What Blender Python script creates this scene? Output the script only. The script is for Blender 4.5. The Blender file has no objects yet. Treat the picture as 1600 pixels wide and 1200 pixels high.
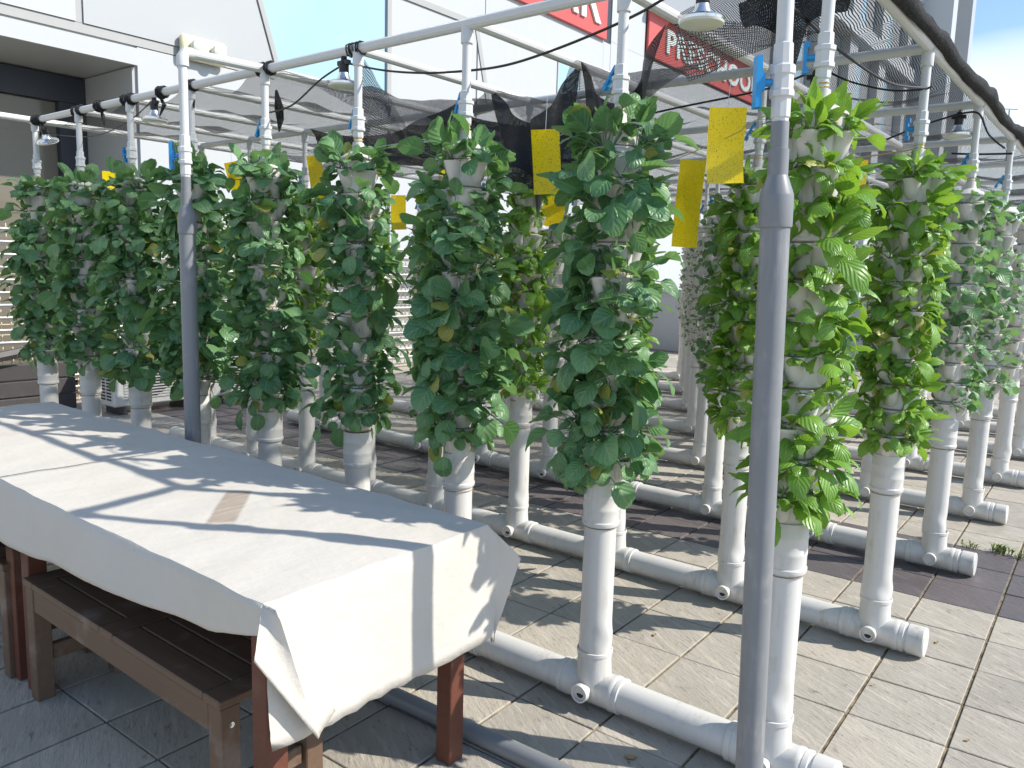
import bpy, bmesh, math, random
import numpy as np
from mathutils import Vector, Matrix, Euler
random.seed(7)
RND = random.Random(11)
scene = bpy.context.scene
COL = scene.collection
rad = math.radians

# ------------------------------------------------------------------ camera
F_PX = 1248.28
CAM = Vector((0.752759, -2.267361, 1.5))
YAW, PITCH, ROLL = -0.667318, 0.140541, 0.0289636
def cam_axes():
    f = Vector((math.sin(YAW)*math.cos(PITCH), math.cos(YAW)*math.cos(PITCH), -math.sin(PITCH)))
    r = Vector((math.cos(YAW), -math.sin(YAW), 0)); u = r.cross(f)
    return (r*math.cos(ROLL)+u*math.sin(ROLL), -r*math.sin(ROLL)+u*math.cos(ROLL), f)
AX_R, AX_U, AX_F = cam_axes()
cd = bpy.data.cameras.new('camera'); cam = bpy.data.objects.new('camera', cd); COL.objects.link(cam)
cam.matrix_world = Matrix(((AX_R.x, AX_U.x, -AX_F.x, CAM.x), (AX_R.y, AX_U.y, -AX_F.y, CAM.y), (AX_R.z, AX_U.z, -AX_F.z, CAM.z), (0, 0, 0, 1)))
cd.sensor_width = 36; cd.lens = F_PX/1600*36; cd.clip_start = 0.05; cd.clip_end = 600
scene.camera = cam

# ------------------------------------------------------------------ world, sun, exposure
SUN_TO = Vector((1.725, 0.92, 1.66)).normalized()
SUN_EL = math.asin(SUN_TO.z); SUN_AZ = math.atan2(SUN_TO.x, SUN_TO.y)
world = bpy.data.worlds.new('World'); scene.world = world; world.use_nodes = True
nt = world.node_tree; nt.nodes.clear()
def wn(t): return nt.nodes.new(t)
out = wn('ShaderNodeOutputWorld'); bg = wn('ShaderNodeBackground'); sky = wn('ShaderNodeTexSky')
sky.sky_type = 'NISHITA'; sky.sun_disc = False; sky.sun_elevation = SUN_EL; sky.sun_rotation = SUN_AZ
sky.air_density = 1.0; sky.dust_density = 0.3; sky.ozone_density = 3.0
tc = wn('ShaderNodeTexCoord'); sep = wn('ShaderNodeSeparateXYZ'); noi = wn('ShaderNodeTexNoise')
mp = wn('ShaderNodeMapping'); mp.inputs['Scale'].default_value = (1.6, 1.6, 4.5)
noi.inputs['Scale'].default_value = 1.3; noi.inputs['Detail'].default_value = 5
m1 = wn('ShaderNodeMath'); m1.operation = 'MULTIPLY_ADD'; m1.inputs[1].default_value = -8.0; m1.inputs[2].default_value = 1.90
m2 = wn('ShaderNodeMath'); m2.operation = 'ADD'
ramp = wn('ShaderNodeValToRGB'); ramp.color_ramp.elements[0].position = 0.45; ramp.color_ramp.elements[1].position = 0.80
mix = wn('ShaderNodeMix'); mix.data_type = 'RGBA'; mix.inputs['B'].default_value = (4.6, 5.2, 5.6, 1)
nt.links.new(tc.outputs['Generated'], mp.inputs['Vector']); nt.links.new(mp.outputs['Vector'], noi.inputs['Vector'])
nt.links.new(tc.outputs['Generated'], sep.inputs['Vector'])
nt.links.new(sep.outputs['Z'], m1.inputs[0]); nt.links.new(m1.outputs[0], m2.inputs[0]); nt.links.new(noi.outputs['Fac'], m2.inputs[1])
nt.links.new(m2.outputs[0], ramp.inputs['Fac']); nt.links.new(ramp.outputs['Color'], mix.inputs['Factor'])
nt.links.new(sky.outputs['Color'], mix.inputs['A']); nt.links.new(mix.outputs['Result'], bg.inputs['Color'])
bg.inputs['Strength'].default_value = 0.15; nt.links.new(bg.outputs['Background'], out.inputs['Surface'])
sd = bpy.data.lights.new('sun', 'SUN'); so = bpy.data.objects.new('sun', sd); COL.objects.link(so)
sd.energy = 4.3; sd.angle = rad(0.55); sd.color = (1.0, 0.945, 0.86)
so.rotation_euler = (-SUN_TO).to_track_quat('-Z', 'Y').to_euler()
scene.view_settings.view_transform = 'Standard'; scene.view_settings.look = 'None'
scene.view_settings.exposure = 0.55; scene.view_settings.gamma = 1.0; scene.view_settings.use_curve_mapping = False
try:
    scene.cycles.transparent_max_bounces = 10; scene.cycles.max_bounces = 6; scene.cycles.diffuse_bounces = 3; scene.cycles.glossy_bounces = 2
except Exception: pass

# ------------------------------------------------------------------ materials
MATS = {}
class NB:
    def __init__(s, name):
        m = bpy.data.materials.new(name); m.use_nodes = True; s.m = m; s.t = m.node_tree; s.t.nodes.clear()
        s.out = s.n('ShaderNodeOutputMaterial'); MATS[name] = m
    def n(s, t, **kw):
        x = s.t.nodes.new(t)
        for k, v in kw.items():
            if hasattr(x, k): setattr(x, k, v)
        return x
    def l(s, a, b): s.t.links.new(a, b)
    def val(s, a, b):
        if hasattr(a, 'links') or hasattr(a, 'is_linked'): s.l(a, b)
        else: b.default_value = a
    def math(s, op, a, b=0.0, c=0.0):
        x = s.n('ShaderNodeMath', operation=op); s.val(a, x.inputs[0]); s.val(b, x.inputs[1]); s.val(c, x.inputs[2]); return x.outputs[0]
    def noise(s, vec, scale, detail=3, rough=0.55):
        x = s.n('ShaderNodeTexNoise'); s.l(vec, x.inputs['Vector']); x.inputs['Scale'].default_value = scale
        x.inputs['Detail'].default_value = detail; x.inputs['Roughness'].default_value = rough; return x.outputs['Fac']
    def ramp(s, fac, p0, p1, c0=(0, 0, 0, 1), c1=(1, 1, 1, 1)):
        x = s.n('ShaderNodeValToRGB'); s.l(fac, x.inputs['Fac']); e = x.color_ramp.elements
        e[0].position = p0; e[1].position = p1; e[0].color = c0; e[1].color = c1; return x.outputs['Color']
    def mixc(s, fac, a, b, mode='MIX'):
        x = s.n('ShaderNodeMix', data_type='RGBA', blend_type=mode)
        s.val(fac, x.inputs['Factor']); s.val(a, x.inputs['A']); s.val(b, x.inputs['B']); return x.outputs['Result']
    def coords(s, kind='Object'):
        if kind == 'World': return s.n('ShaderNodeNewGeometry').outputs['Position']
        return s.n('ShaderNodeTexCoord').outputs[kind]
    def mapping(s, vec, scale=(1, 1, 1), rot=(0, 0, 0), loc=(0, 0, 0)):
        x = s.n('ShaderNodeMapping'); s.l(vec, x.inputs['Vector']); x.inputs['Scale'].default_value = scale
        x.inputs['Rotation'].default_value = rot; x.inputs['Location'].default_value = loc; return x.outputs['Vector']
    def bump(s, h, strength=0.3, dist=0.01):
        x = s.n('ShaderNodeBump'); s.l(h, x.inputs['Height']); x.inputs['Strength'].default_value = strength
        x.inputs['Distance'].default_value = dist; return x.outputs['Normal']
    def bsdf(s, color, rough=0.5, spec=0.5, metal=0.0, normal=None, **kw):
        b = s.n('ShaderNodeBsdfPrincipled'); s.val(color, b.inputs['Base Color']); s.val(rough, b.inputs['Roughness'])
        b.inputs['Specular IOR Level'].default_value = spec; b.inputs['Metallic'].default_value = metal
        if normal is not None: s.l(normal, b.inputs['Normal'])
        for k, v in kw.items(): s.val(v, b.inputs[k.replace('_', ' ')])
        return b.outputs['BSDF']
    def done(s, sh): s.l(sh, s.out.inputs['Surface']); return s.m
def rgb(r, g, b): return (r, g, b, 1)

def make_pvc(name, col, dirt, rough=0.32, amt=0.35):
    b = NB(name); w = b.coords('World')
    n1 = b.noise(w, 9, 3, 0.65); n2 = b.noise(b.mapping(w, (60, 60, 7)), 1.0, 2)
    f = b.math('MULTIPLY', b.ramp(n1, 0.48, 0.78), b.ramp(n2, 0.42, 0.7))
    f = b.math('MULTIPLY', f, amt)
    c = b.mixc(f, col, dirt)
    r = b.math('MULTIPLY_ADD', n1, 0.22, rough-0.1)
    b.done(b.bsdf(c, r, 0.5))
make_pvc('pvc_white', rgb(0.62, 0.61, 0.58), rgb(0.40, 0.35, 0.26), 0.36, 0.8)
make_pvc('pvc_planter', rgb(0.62, 0.60, 0.56), rgb(0.34, 0.25, 0.14), 0.42, 0.8)
make_pvc('pvc_grey', rgb(0.205, 0.215, 0.225), rgb(0.40, 0.39, 0.37), 0.42, 0.75)
make_pvc('pvc_frame', rgb(0.63, 0.635, 0.62), rgb(0.45, 0.43, 0.38), 0.36, 0.4)
make_pvc('plastic_blue', rgb(0.01, 0.27, 0.60), rgb(0.02, 0.2, 0.42), 0.35, 0.3)
make_pvc('plastic_black', rgb(0.012, 0.012, 0.013), rgb(0.05, 0.05, 0.05), 0.4, 0.3)
make_pvc('lamp_glass', rgb(0.66, 0.67, 0.60), rgb(0.5, 0.48, 0.4), 0.2, 0.4)
make_pvc('rust_stain', rgb(0.30, 0.22, 0.13), rgb(0.62, 0.56, 0.45), 0.7, 0.6)
make_pvc('twine', rgb(0.55, 0.42, 0.20), rgb(0.35, 0.25, 0.12), 0.8, 0.6)
make_pvc('wire_thin', rgb(0.5, 0.52, 0.55), rgb(0.3, 0.3, 0.3), 0.5, 0.3)
make_pvc('hole_dark', rgb(0.03, 0.028, 0.025), rgb(0.08, 0.06, 0.04), 0.8, 0.6)
make_pvc('ac_white', rgb(0.70, 0.69, 0.65), rgb(0.4, 0.36, 0.3), 0.45, 0.5)
make_pvc('louver_white', rgb(0.66, 0.65, 0.62), rgb(0.5, 0.45, 0.36), 0.4, 0.4)
make_pvc('mesh_beige', rgb(0.62, 0.55, 0.40), rgb(0.4, 0.34, 0.25), 0.6, 0.4)
make_pvc('panel_dark', rgb(0.055, 0.05, 0.05), rgb(0.12, 0.1, 0.09), 0.5, 0.5)
make_pvc('lamp_yellowed', rgb(0.72, 0.67, 0.45), rgb(0.5, 0.42, 0.2), 0.4, 0.6)
make_pvc('sign_white', rgb(0.72, 0.80, 0.76), rgb(0.6, 0.62, 0.6), 0.4, 0.3)
make_pvc('sign_red', rgb(0.56, 0.09, 0.075), rgb(0.42, 0.1, 0.09), 0.4, 0.5)
make_pvc('frame_dark', rgb(0.035, 0.04, 0.055), rgb(0.08, 0.08, 0.08), 0.4, 0.4)

def facade_mat(name, col):
    b = NB(name); w = b.coords('World'); st = b.noise(b.mapping(w, (1, 6, 0.35)), 1.2, 5, 0.6)
    n = b.noise(w, 0.7, 3)
    c = b.mixc(b.math('MULTIPLY', b.ramp(st, 0.45, 0.8), 0.22), col, rgb(0.45, 0.44, 0.41))
    c = b.mixc(b.math('MULTIPLY', n, 0.12), c, rgb(0.6, 0.62, 0.64))
    b.done(b.bsdf(c, 0.38, 0.4, normal=b.bump(n, 0.05, 0.05)))
facade_mat('facade_white', rgb(0.465, 0.48, 0.478)); facade_mat('facade_grey', rgb(0.40, 0.415, 0.415))
facade_mat('facade_recess', rgb(0.40, 0.42, 0.42)); facade_mat('facade_trim', rgb(0.36, 0.36, 0.34))
facade_mat('facade_dark_grey', rgb(0.28, 0.29, 0.30))  # darker grey of the upper panel, far wing and ground
b = NB('facade_glass'); w = b.coords('World')
b.done(b.bsdf(b.mixc(b.noise(w, 0.5, 2), rgb(0.30, 0.47, 0.56), rgb(0.42, 0.60, 0.68)), 0.12, 0.7, normal=b.bump(b.noise(w, 0.8, 2), 0.08, 0.1)))
b = NB('door_glass'); w = b.coords('World')
b.done(b.bsdf(b.mixc(b.noise(w, 0.6, 2), rgb(0.13, 0.12, 0.095), rgb(0.2, 0.18, 0.14)), 0.10, 0.6))
b = NB('reflection_beige'); b.done(b.bsdf(rgb(0.70, 0.66, 0.52), 0.5, 0.3))

# floor tile
def tile_mat(name, c0, c1, rough):
    b = NB(name); w = b.coords('World'); oi = b.n('ShaderNodeObjectInfo').outputs['Random']
    ran = b.n('ShaderNodeAttribute', attribute_name='tone').outputs['Fac']
    r = b.math('ADD', oi, ran)
    ws = b.mapping(w, (1, 1, 1), (0, 0, rad(28)))
    fine = b.noise(b.mapping(ws, (16, 70, 10)), 1.0, 6, 0.65)
    big = b.noise(w, 3.2, 4, 0.6)
    blot = b.noise(w, 11, 6, 0.7)
    c = b.mixc(b.math('FRACT', b.math('MULTIPLY', r, 3.77)), c0, c1)
    c = b.mixc(b.math('MULTIPLY', b.ramp(big, 0.35, 0.7), 0.35), c, rgb(c0[0]*0.62, c0[1]*0.60, c0[2]*0.56))
    dk = b.math('MULTIPLY', b.ramp(fine, 0.53, 0.68), b.ramp(blot, 0.48, 0.60))
    c = b.mixc(b.math('MULTIPLY', dk, 0.85), c, rgb(0.10, 0.08, 0.06))
    pale = b.math('MULTIPLY', b.ramp(b.noise(b.mapping(ws, (5, 26, 5), (0, 0, 0), (3.1, 7.7, 0)), 1.0, 4, 0.6), 0.52, 0.70), 0.45)
    c = b.mixc(pale, c, rgb(min(1, c0[0]*1.35), min(1, c0[1]*1.32), min(1, c0[2]*1.28)))
    spk = b.math('MULTIPLY', b.ramp(b.noise(w, 130, 4, 0.7), 0.62, 0.70), b.ramp(b.noise(w, 3.1, 2), 0.52, 0.66))
    c = b.mixc(b.math('MULTIPLY', spk, 0.8), c, rgb(0.05, 0.045, 0.04))
    h = b.math('ADD', fine, b.math('MULTIPLY', blot, 0.6))
    wet = b.math('MULTIPLY_ADD', b.ramp(b.noise(w, 2.3, 3), 0.5, 0.66), -0.34, rough)
    b.done(b.bsdf(c, wet, 0.45, normal=b.bump(h, 0.8, 0.007)))
tile_mat('tile_light', rgb(0.455, 0.415, 0.35), rgb(0.35, 0.325, 0.28), 0.74)
tile_mat('tile_dark', rgb(0.145, 0.125, 0.125), rgb(0.105, 0.095, 0.10), 0.55)
b = NB('grout'); w = b.coords('World'); n = b.noise(w, 18, 5, 0.7)
b.done(b.bsdf(b.mixc(b.ramp(n, 0.35, 0.65), rgb(0.085, 0.065, 0.045), rgb(0.34, 0.28, 0.18)), 0.9, 0.2, normal=b.bump(n, 0.5, 0.01)))

# wood
def wood_mat(name, c0, c1, wear):
    b = NB(name); o = b.coords('World')
    w1 = b.noise(b.mapping(o, (3, 45, 45)), 1.0, 5, 0.6); big = b.noise(o, 7, 4)
    c = b.mixc(w1, c0, c1)
    c = b.mixc(b.math('MULTIPLY', b.ramp(big, 0.56, 0.72), wear), c, rgb(0.30, 0.25, 0.21))
    b.done(b.bsdf(c, 0.55, 0.4, normal=b.bump(w1, 0.25, 0.003)))
wood_mat('wood_red', rgb(0.145, 0.050, 0.028), rgb(0.105, 0.036, 0.022), 0.2)
wood_mat('wood_bench', rgb(0.175, 0.112, 0.070), rgb(0.105, 0.065, 0.043), 0.5)

# cloth
b = NB('cloth'); w = b.coords('World')
weave = b.noise(b.mapping(w, (420, 420, 420)), 1.0, 2); wr = b.noise(b.mapping(w, (5, 9, 7)), 1.0, 5, 0.6); bl = b.noise(w, 2.6, 4, 0.6)
c = b.mixc(b.math('MULTIPLY', b.ramp(bl, 0.45, 0.75), 0.30), rgb(0.575, 0.545, 0.49), rgb(0.48, 0.435, 0.365))
str_ = b.noise(b.mapping(w, (90, 90, 3)), 1.0, 3)
c = b.mixc(b.math('MULTIPLY', b.ramp(str_, 0.5, 0.75), 0.10), c, rgb(0.5, 0.47, 0.42))
# rectangular brown stain rubbed into the cloth
loc = b.mapping(w, (1, 1, 1), (0, 0, 0)); sx = b.n('ShaderNodeSeparateXYZ'); b.l(b.n('ShaderNodeVectorMath').outputs[0], sx.inputs[0])
vm = sx.inputs[0].links[0].from_node; vm.operation = 'SUBTRACT'; b.l(loc, vm.inputs[0]); vm.inputs[1].default_value = (-1.408, -0.918, 0)
vr = b.n('ShaderNodeVectorRotate'); vr.rotation_type = 'Z_AXIS'; b.l(vm.outputs[0], vr.inputs['Vector']); vr.inputs['Angle'].default_value = rad(131.8)
sx2 = b.n('ShaderNodeSeparateXYZ'); b.l(vr.outputs[0], sx2.inputs[0])
ax = b.math('ABSOLUTE', sx2.outputs['X']); ay = b.math('ABSOLUTE', sx2.outputs['Y'])
fx = b.ramp(ax, 0.036, 0.046, rgb(1, 1, 1), rgb(0, 0, 0)); fy = b.ramp(ay, 0.150, 0.185, rgb(1, 1, 1), rgb(0, 0, 0))
st = b.math('MULTIPLY', b.math('MULTIPLY', fx, fy), b.math('MULTIPLY_ADD', b.noise(b.mapping(w, (60, 8, 8)), 1.0, 3), 0.7, 0.25))
c = b.mixc(st, c, rgb(0.235, 0.155, 0.095))
b.done(b.bsdf(c, 0.75, 0.25, normal=b.bump(b.math('ADD', b.math('MULTIPLY', weave, 0.04), b.math('ADD', wr, b.math('MULTIPLY', b.noise(b.mapping(w, (14, 5, 16), (0, 0, 0.6)), 1.0, 4, 0.6), 0.5))), 0.40, 0.016)))

# leaf: UV x along blade (0..1), y across (-1..1 mapped to 0..1)
def leaf_mat(name, c0, c1, vein, trans, trans_amt, rough, vein_amt, n_side):
    b = NB(name); uv = b.n('ShaderNodeUVMap', uv_map='UVMap').outputs['UV']
    s = b.n('ShaderNodeSeparateXYZ'); b.l(uv, s.inputs[0]); U = s.outputs['X']; V = s.outputs['Y']
    w = b.coords('World'); oi = b.n('ShaderNodeObjectInfo').outputs['Random']
    va = b.math('ABSOLUTE', b.math('SUBTRACT', V, 0.5))
    mid = b.ramp(va, 0.014, 0.060, rgb(1, 1, 1), rgb(0, 0, 0))
    ph = b.math('SUBTRACT', b.math('MULTIPLY', U, n_side), b.math('MULTIPLY', va, n_side*0.9))
    fr = b.math('ABSOLUTE', b.math('SUBTRACT', b.math('FRACT', ph), 0.5))
    side = b.math('MULTIPLY', b.ramp(fr, 0.0, 0.10, rgb(1, 1, 1), rgb(0, 0, 0)), 0.55)
    pet = b.ramp(U, 0.0, 0.03, rgb(1, 1, 1), rgb(0, 0, 0))
    vf = b.math('MULTIPLY', b.math('MAXIMUM', mid, side), vein_amt)
    vf = b.math('MAXIMUM', vf, b.math('MULTIPLY', pet, 0.9))
    v = b.math('FRACT', b.math('ADD', oi, b.math('MULTIPLY', b.noise(w, 9.0, 0), 1.3)))
    c = b.mixc(v, c0, c1)
    c = b.mixc(b.math('GREATER_THAN', oi, 0.972), c, rgb(0.36, 0.36, 0.07))
    c = b.mixc(vf, c, vein)
    hb = b.math('MULTIPLY', fr, 0.9)
    nrm = b.bump(hb, 0.6, 0.005)
    p = b.bsdf(c, rough, 0.6, normal=nrm)
    tr = b.n('ShaderNodeBsdfTranslucent'); b.l(b.mixc(0.35, b.mixc(1.0, trans, c, 'MIX'), trans), tr.inputs['Color']); b.l(nrm, tr.inputs['Normal'])
    tr.inputs['Color'].default_value = trans
    mx = b.n('ShaderNodeMixShader'); mx.inputs[0].default_value = trans_amt; b.l(p, mx.inputs[1]); b.l(tr.outputs[0], mx.inputs[2])
    b.done(mx.outputs[0])
leaf_mat('leaf_dark', rgb(0.074, 0.208, 0.092), rgb(0.175, 0.335, 0.135), rgb(0.24, 0.37, 0.20), rgb(0.32, 0.58, 0.06), 0.34, 0.42, 0.70, 5.0)
leaf_mat('leaf_bright', rgb(0.135, 0.310, 0.035), rgb(0.220, 0.420, 0.060), rgb(0.36, 0.50, 0.16), rgb(0.52, 0.76, 0.03), 0.36, 0.40, 0.42, 6.0)

# yellow trap
b = NB('trap_yellow'); w = b.coords('World'); sp = b.noise(w, 210, 2, 0.5); bl = b.noise(w, 18, 4)
c = b.mixc(b.ramp(sp, 0.60, 0.66), rgb(0.95, 0.72, 0.004), rgb(0.25, 0.15, 0.02)); c = b.mixc(b.math('MULTIPLY', b.ramp(bl, 0.5, 0.75), 0.25), c, rgb(0.72, 0.48, 0.01))
p = b.bsdf(c, 0.35, 0.5); tr = b.n('ShaderNodeBsdfTranslucent'); tr.inputs['Color'].default_value = rgb(0.92, 0.70, 0.02)
mx = b.n('ShaderNodeMixShader'); mx.inputs[0].default_value = 0.3; b.l(p, mx.inputs[1]); b.l(tr.outputs[0], mx.inputs[2]); b.done(mx.outputs[0])

# shade net: black knitted threads with open cells
def net_mat(name, sc, th, base):
    b = NB(name); uv = b.n('ShaderNodeUVMap', uv_map='UVMap').outputs['UV']
    s = b.n('ShaderNodeSeparateXYZ'); b.l(uv, s.inputs[0])
    w = b.coords('World'); wob = b.math('MULTIPLY_ADD', b.noise(w, 22, 0), 1.2, -0.6)
    fu = b.math('ABSOLUTE', b.math('SUBTRACT', b.math('FRACT', b.math('ADD', b.math('MULTIPLY', s.outputs['X'], sc), wob)), 0.5))
    fv = b.math('ABSOLUTE', b.math('SUBTRACT', b.math('FRACT', b.math('ADD', b.math('MULTIPLY', s.outputs['Y'], sc*0.8), wob)), 0.5))
    a = b.math('MAXIMUM', b.math('GREATER_THAN', fu, 0.5-th*0.5), b.math('GREATER_THAN', fv, 0.5-th*0.42))
    p = b.bsdf(base, 0.6, 0.35)
    t = b.n('ShaderNodeBsdfTransparent'); mx = b.n('ShaderNodeMixShader'); b.l(a, mx.inputs[0]); b.l(t.outputs[0], mx.inputs[1]); b.l(p, mx.inputs[2])
    b.done(mx.outputs[0])
net_mat('net_dense', 165, 0.82, rgb(0.016, 0.016, 0.017))
net_mat('net_fine', 165, 0.38, rgb(0.018, 0.018, 0.019))
net_mat('net_coarse', 105, 0.42, rgb(0.016, 0.016, 0.017))
b = NB('net_roll'); w = b.coords('World'); n = b.noise(w, 120, 4, 0.7)
b.done(b.bsdf(b.mixc(b.ramp(n, 0.45, 0.75), rgb(0.014, 0.014, 0.015), rgb(0.13, 0.13, 0.13)), 0.75, 0.3, normal=b.bump(b.math('ADD', n, b.noise(b.mapping(w, (12, 3, 12)), 1.0, 4)), 1.0, 0.02)))
b = NB('chrome'); b.done(b.bsdf(rgb(0.75, 0.76, 0.76), 0.22, 0.5, 0.85))
b = NB('soil'); w = b.coords('World'); b.done(b.bsdf(b.mixc(b.noise(w, 90, 4), rgb(0.05, 0.032, 0.02), rgb(0.16, 0.10, 0.05)), 0.95, 0.1))
b = NB('dry_leaf'); w = b.coords('World'); b.done(b.bsdf(b.mixc(b.noise(w, 60, 3), rgb(0.42, 0.31, 0.16), rgb(0.28, 0.18, 0.08)), 0.8, 0.2))
b = NB('weed_green'); w = b.coords('World'); b.done(b.bsdf(b.mixc(b.noise(w, 60, 3), rgb(0.10, 0.17, 0.04), rgb(0.22, 0.24, 0.08)), 0.7, 0.2))

# ------------------------------------------------------------------ mesh helpers
class MB:
    def __init__(s): s.v = []; s.f = []; s.mi = []; s.uv = None
    def add(s, vs, fs, mi=0):
        o = len(s.v); s.v += [tuple(p) for p in vs]; s.f += [tuple(i+o for i in f) for f in fs]; s.mi += [mi]*len(fs)
    def box(s, a, b_, mi=0, bev=0.0):
        x0, y0, z0 = a; x1, y1, z1 = b_
        if bev <= 0:
            s.add([(x0,y0,z0),(x1,y0,z0),(x1,y1,z0),(x0,y1,z0),(x0,y0,z1),(x1,y0,z1),(x1,y1,z1),(x0,y1,z1)],
                  [(0,3,2,1),(4,5,6,7),(0,1,5,4),(1,2,6,5),(2,3,7,6),(3,0,4,7)], mi); return
        bm = bmesh.new(); bmesh.ops.create_cube(bm, size=1)
        for v in bm.verts: v.co = Vector((x0+(v.co.x+.5)*(x1-x0), y0+(v.co.y+.5)*(y1-y0), z0+(v.co.z+.5)*(z1-z0)))
        bmesh.ops.bevel(bm, geom=bm.edges[:], offset=bev, segments=1, affect='EDGES')
        bm.verts.index_update(); s.add([v.co[:] for v in bm.verts], [[v.index for v in f.verts] for f in bm.faces], mi); bm.free()
    def obox(s, c, ax, ay, az, mi=0):
        c = Vector(c); vs = []
        for sx, sy, sz in ((-1,-1,-1),(1,-1,-1),(1,1,-1),(-1,1,-1),(-1,-1,1),(1,-1,1),(1,1,1),(-1,1,1)):
            vs.append(c+Vector(ax)*sx+Vector(ay)*sy+Vector(az)*sz)
        s.add(vs, [(0,3,2,1),(4,5,6,7),(0,1,5,4),(1,2,6,5),(2,3,7,6),(3,0,4,7)], mi)
    def lathe(s, prof, n=20, M=None, mi=0, cap0=True, cap1=True, warp=None):
        M = M or Matrix.Identity(4); vs = []
        for r, z in prof:
            for k in range(n):
                a = 2*math.pi*k/n; rr = r+(warp(a, z) if warp else 0)
                vs.append(M @ Vector((rr*math.cos(a), rr*math.sin(a), z)))
        fs = []
        for i in range(len(prof)-1):
            for k in range(n):
                k2 = (k+1) % n; fs.append((i*n+k, i*n+k2, (i+1)*n+k2, (i+1)*n+k))
        if cap0: fs.append(tuple(range(n-1, -1, -1)))
        if cap1: fs.append(tuple((len(prof)-1)*n+k for k in range(n)))
        s.add(vs, fs, mi)
    def tube(s, pts, r, n=8, mi=0, caps=True):
        pts = [Vector(p) for p in pts]; N = len(pts); rs = r if isinstance(r, (list, tuple)) else [r]*N
        vs = []; ref = Vector((0, 0, 1))
        t0 = (pts[1]-pts[0]).normalized()
        if abs(t0.dot(ref)) > 0.9: ref = Vector((1, 0, 0))
        u = t0.cross(ref).normalized()
        for i in range(N):
            t = (pts[min(i+1, N-1)]-pts[max(i-1, 0)]).normalized()
            u = (u-t*u.dot(t)).normalized(); w = t.cross(u)
            for k in range(n):
                a = 2*math.pi*k/n; vs.append(pts[i]+(u*math.cos(a)+w*math.sin(a))*rs[i])
        fs = []
        for i in range(N-1):
            for k in range(n):
                k2 = (k+1) % n; fs.append((i*n+k, i*n+k2, (i+1)*n+k2, (i+1)*n+k))
        if caps: fs.append(tuple(range(n-1, -1, -1))); fs.append(tuple((N-1)*n+k for k in range(n)))
        s.add(vs, fs, mi)
    def grid(s, fn, nu, nv, mi=0):
        vs = [fn(i/nu, j/nv) for i in range(nu+1) for j in range(nv+1)]
        fs = [(i*(nv+1)+j, (i+1)*(nv+1)+j, (i+1)*(nv+1)+j+1, i*(nv+1)+j+1) for i in range(nu) for j in range(nv)]
        s.add(vs, fs, mi)
    def mesh(s, name, mats, smooth=True, angle=27):
        me = bpy.data.meshes.new(name); me.from_pydata(s.v, [], s.f); me.validate(clean_customdata=False)
        for m in (mats if isinstance(mats, (list, tuple)) else [mats]): me.materials.append(MATS[m])
        if len(me.polygons) == len(s.mi): me.polygons.foreach_set('material_index', s.mi)
        if smooth:
            me.polygons.foreach_set('use_smooth', [True]*len(me.polygons)); me.set_sharp_from_angle(angle=rad(angle))
        me.update(); return me
def tag(o, label=None, cat=None, group=None, kind=None):
    if label: o['label'] = label
    if cat: o['category'] = cat
    if group: o['group'] = group
    if kind: o['kind'] = kind
    return o
def obj(name, me, parent=None, loc=(0, 0, 0), rot=(0, 0, 0), scl=None):
    o = bpy.data.objects.new(name, me); COL.objects.link(o)
    if parent: o.parent = parent
    o.location = loc; o.rotation_euler = rot
    if scl: o.scale = scl
    return o
def thing(name, label, cat, loc=(0, 0, 0), rot=(0, 0, 0), group=None):
    o = obj(name, None, None, loc, rot); o.empty_display_size = 0.1; return tag(o, label, cat, group)
AXX = Matrix.Rotation(rad(90), 4, 'Y'); AXY = Matrix.Rotation(rad(-90), 4, 'X')   # z axis -> +X ; z axis -> +Y
ORD = ['first', 'second', 'third', 'fourth', 'fifth', 'sixth', 'seventh', 'eighth', 'ninth', 'tenth', 'eleventh', 'twelfth', 'thirteenth', 'fourteenth', 'fifteenth', 'sixteenth']
def ray(u, v):
    return (AX_R*((u-800)/F_PX)+AX_U*((600-v)/F_PX)+AX_F)
def pix(W):
    d = Vector(W)-CAM; z = d.dot(AX_F); return 800+F_PX*d.dot(AX_R)/z, 600-F_PX*d.dot(AX_U)/z, z

SX, SY, H = 0.631, 1.173, 2.366
NROW, NTOW = 8, 9
def tower_xy(r, i):     # r row from the front 0.., i from the right 0..
    x = -i*SX; y = r*SY
    if r == 0: x += {2: -0.025, 3: 0.012}.get(i, 0.0)
    return x, y

# ================================================================== SETTING
# floor: grout bed + tiles
PX, PY = 0.315, 0.3305
g = MB(); g.box((-9.5, -9, -0.35), (14, 14, -0.007)); floor = tag(obj('floor', g.mesh('floor', 'grout', False)), kind='structure')
ROTF = rad(1.4); FO = Vector((0.0875, 0.2075, 0))
def floor_pt(gx, gy): # grid corner -> world
    p = Vector((gx*PX, gy*PY, 0)); p.rotate(Euler((0, 0, ROTF))); return FO+p
tm = {}
for nm, mt in (('light', 'tile_light'), ('dark', 'tile_dark')):
    t = MB(); t.box((-PX/2+0.0055, -PY/2+0.0035, -0.012), (PX/2-0.0055, PY/2-0.0035, 0), 0, 0.0022); tm[nm] = t.mesh('tile_'+nm, mt, False)
cells = []
for gx in range(-32, 22):
    for gy in range(-16, 36):
        c = floor_pt(gx+.5, gy+.5)
        if not (-9.2 < c.x < 6.5 and -5 < c.y < 12.2): continue
        u, v, z = pix(c); vis = z > 0.3 and -120 < u < 1720 and v < 1300
        cells.append((0 if vis else 1, z if vis else c.length, gx, gy, c))
cells.sort(key=lambda q: (q[0], q[1]))
rest = {'light': MB(), 'dark': MB()}; tones = {'light': [], 'dark': []}
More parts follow.
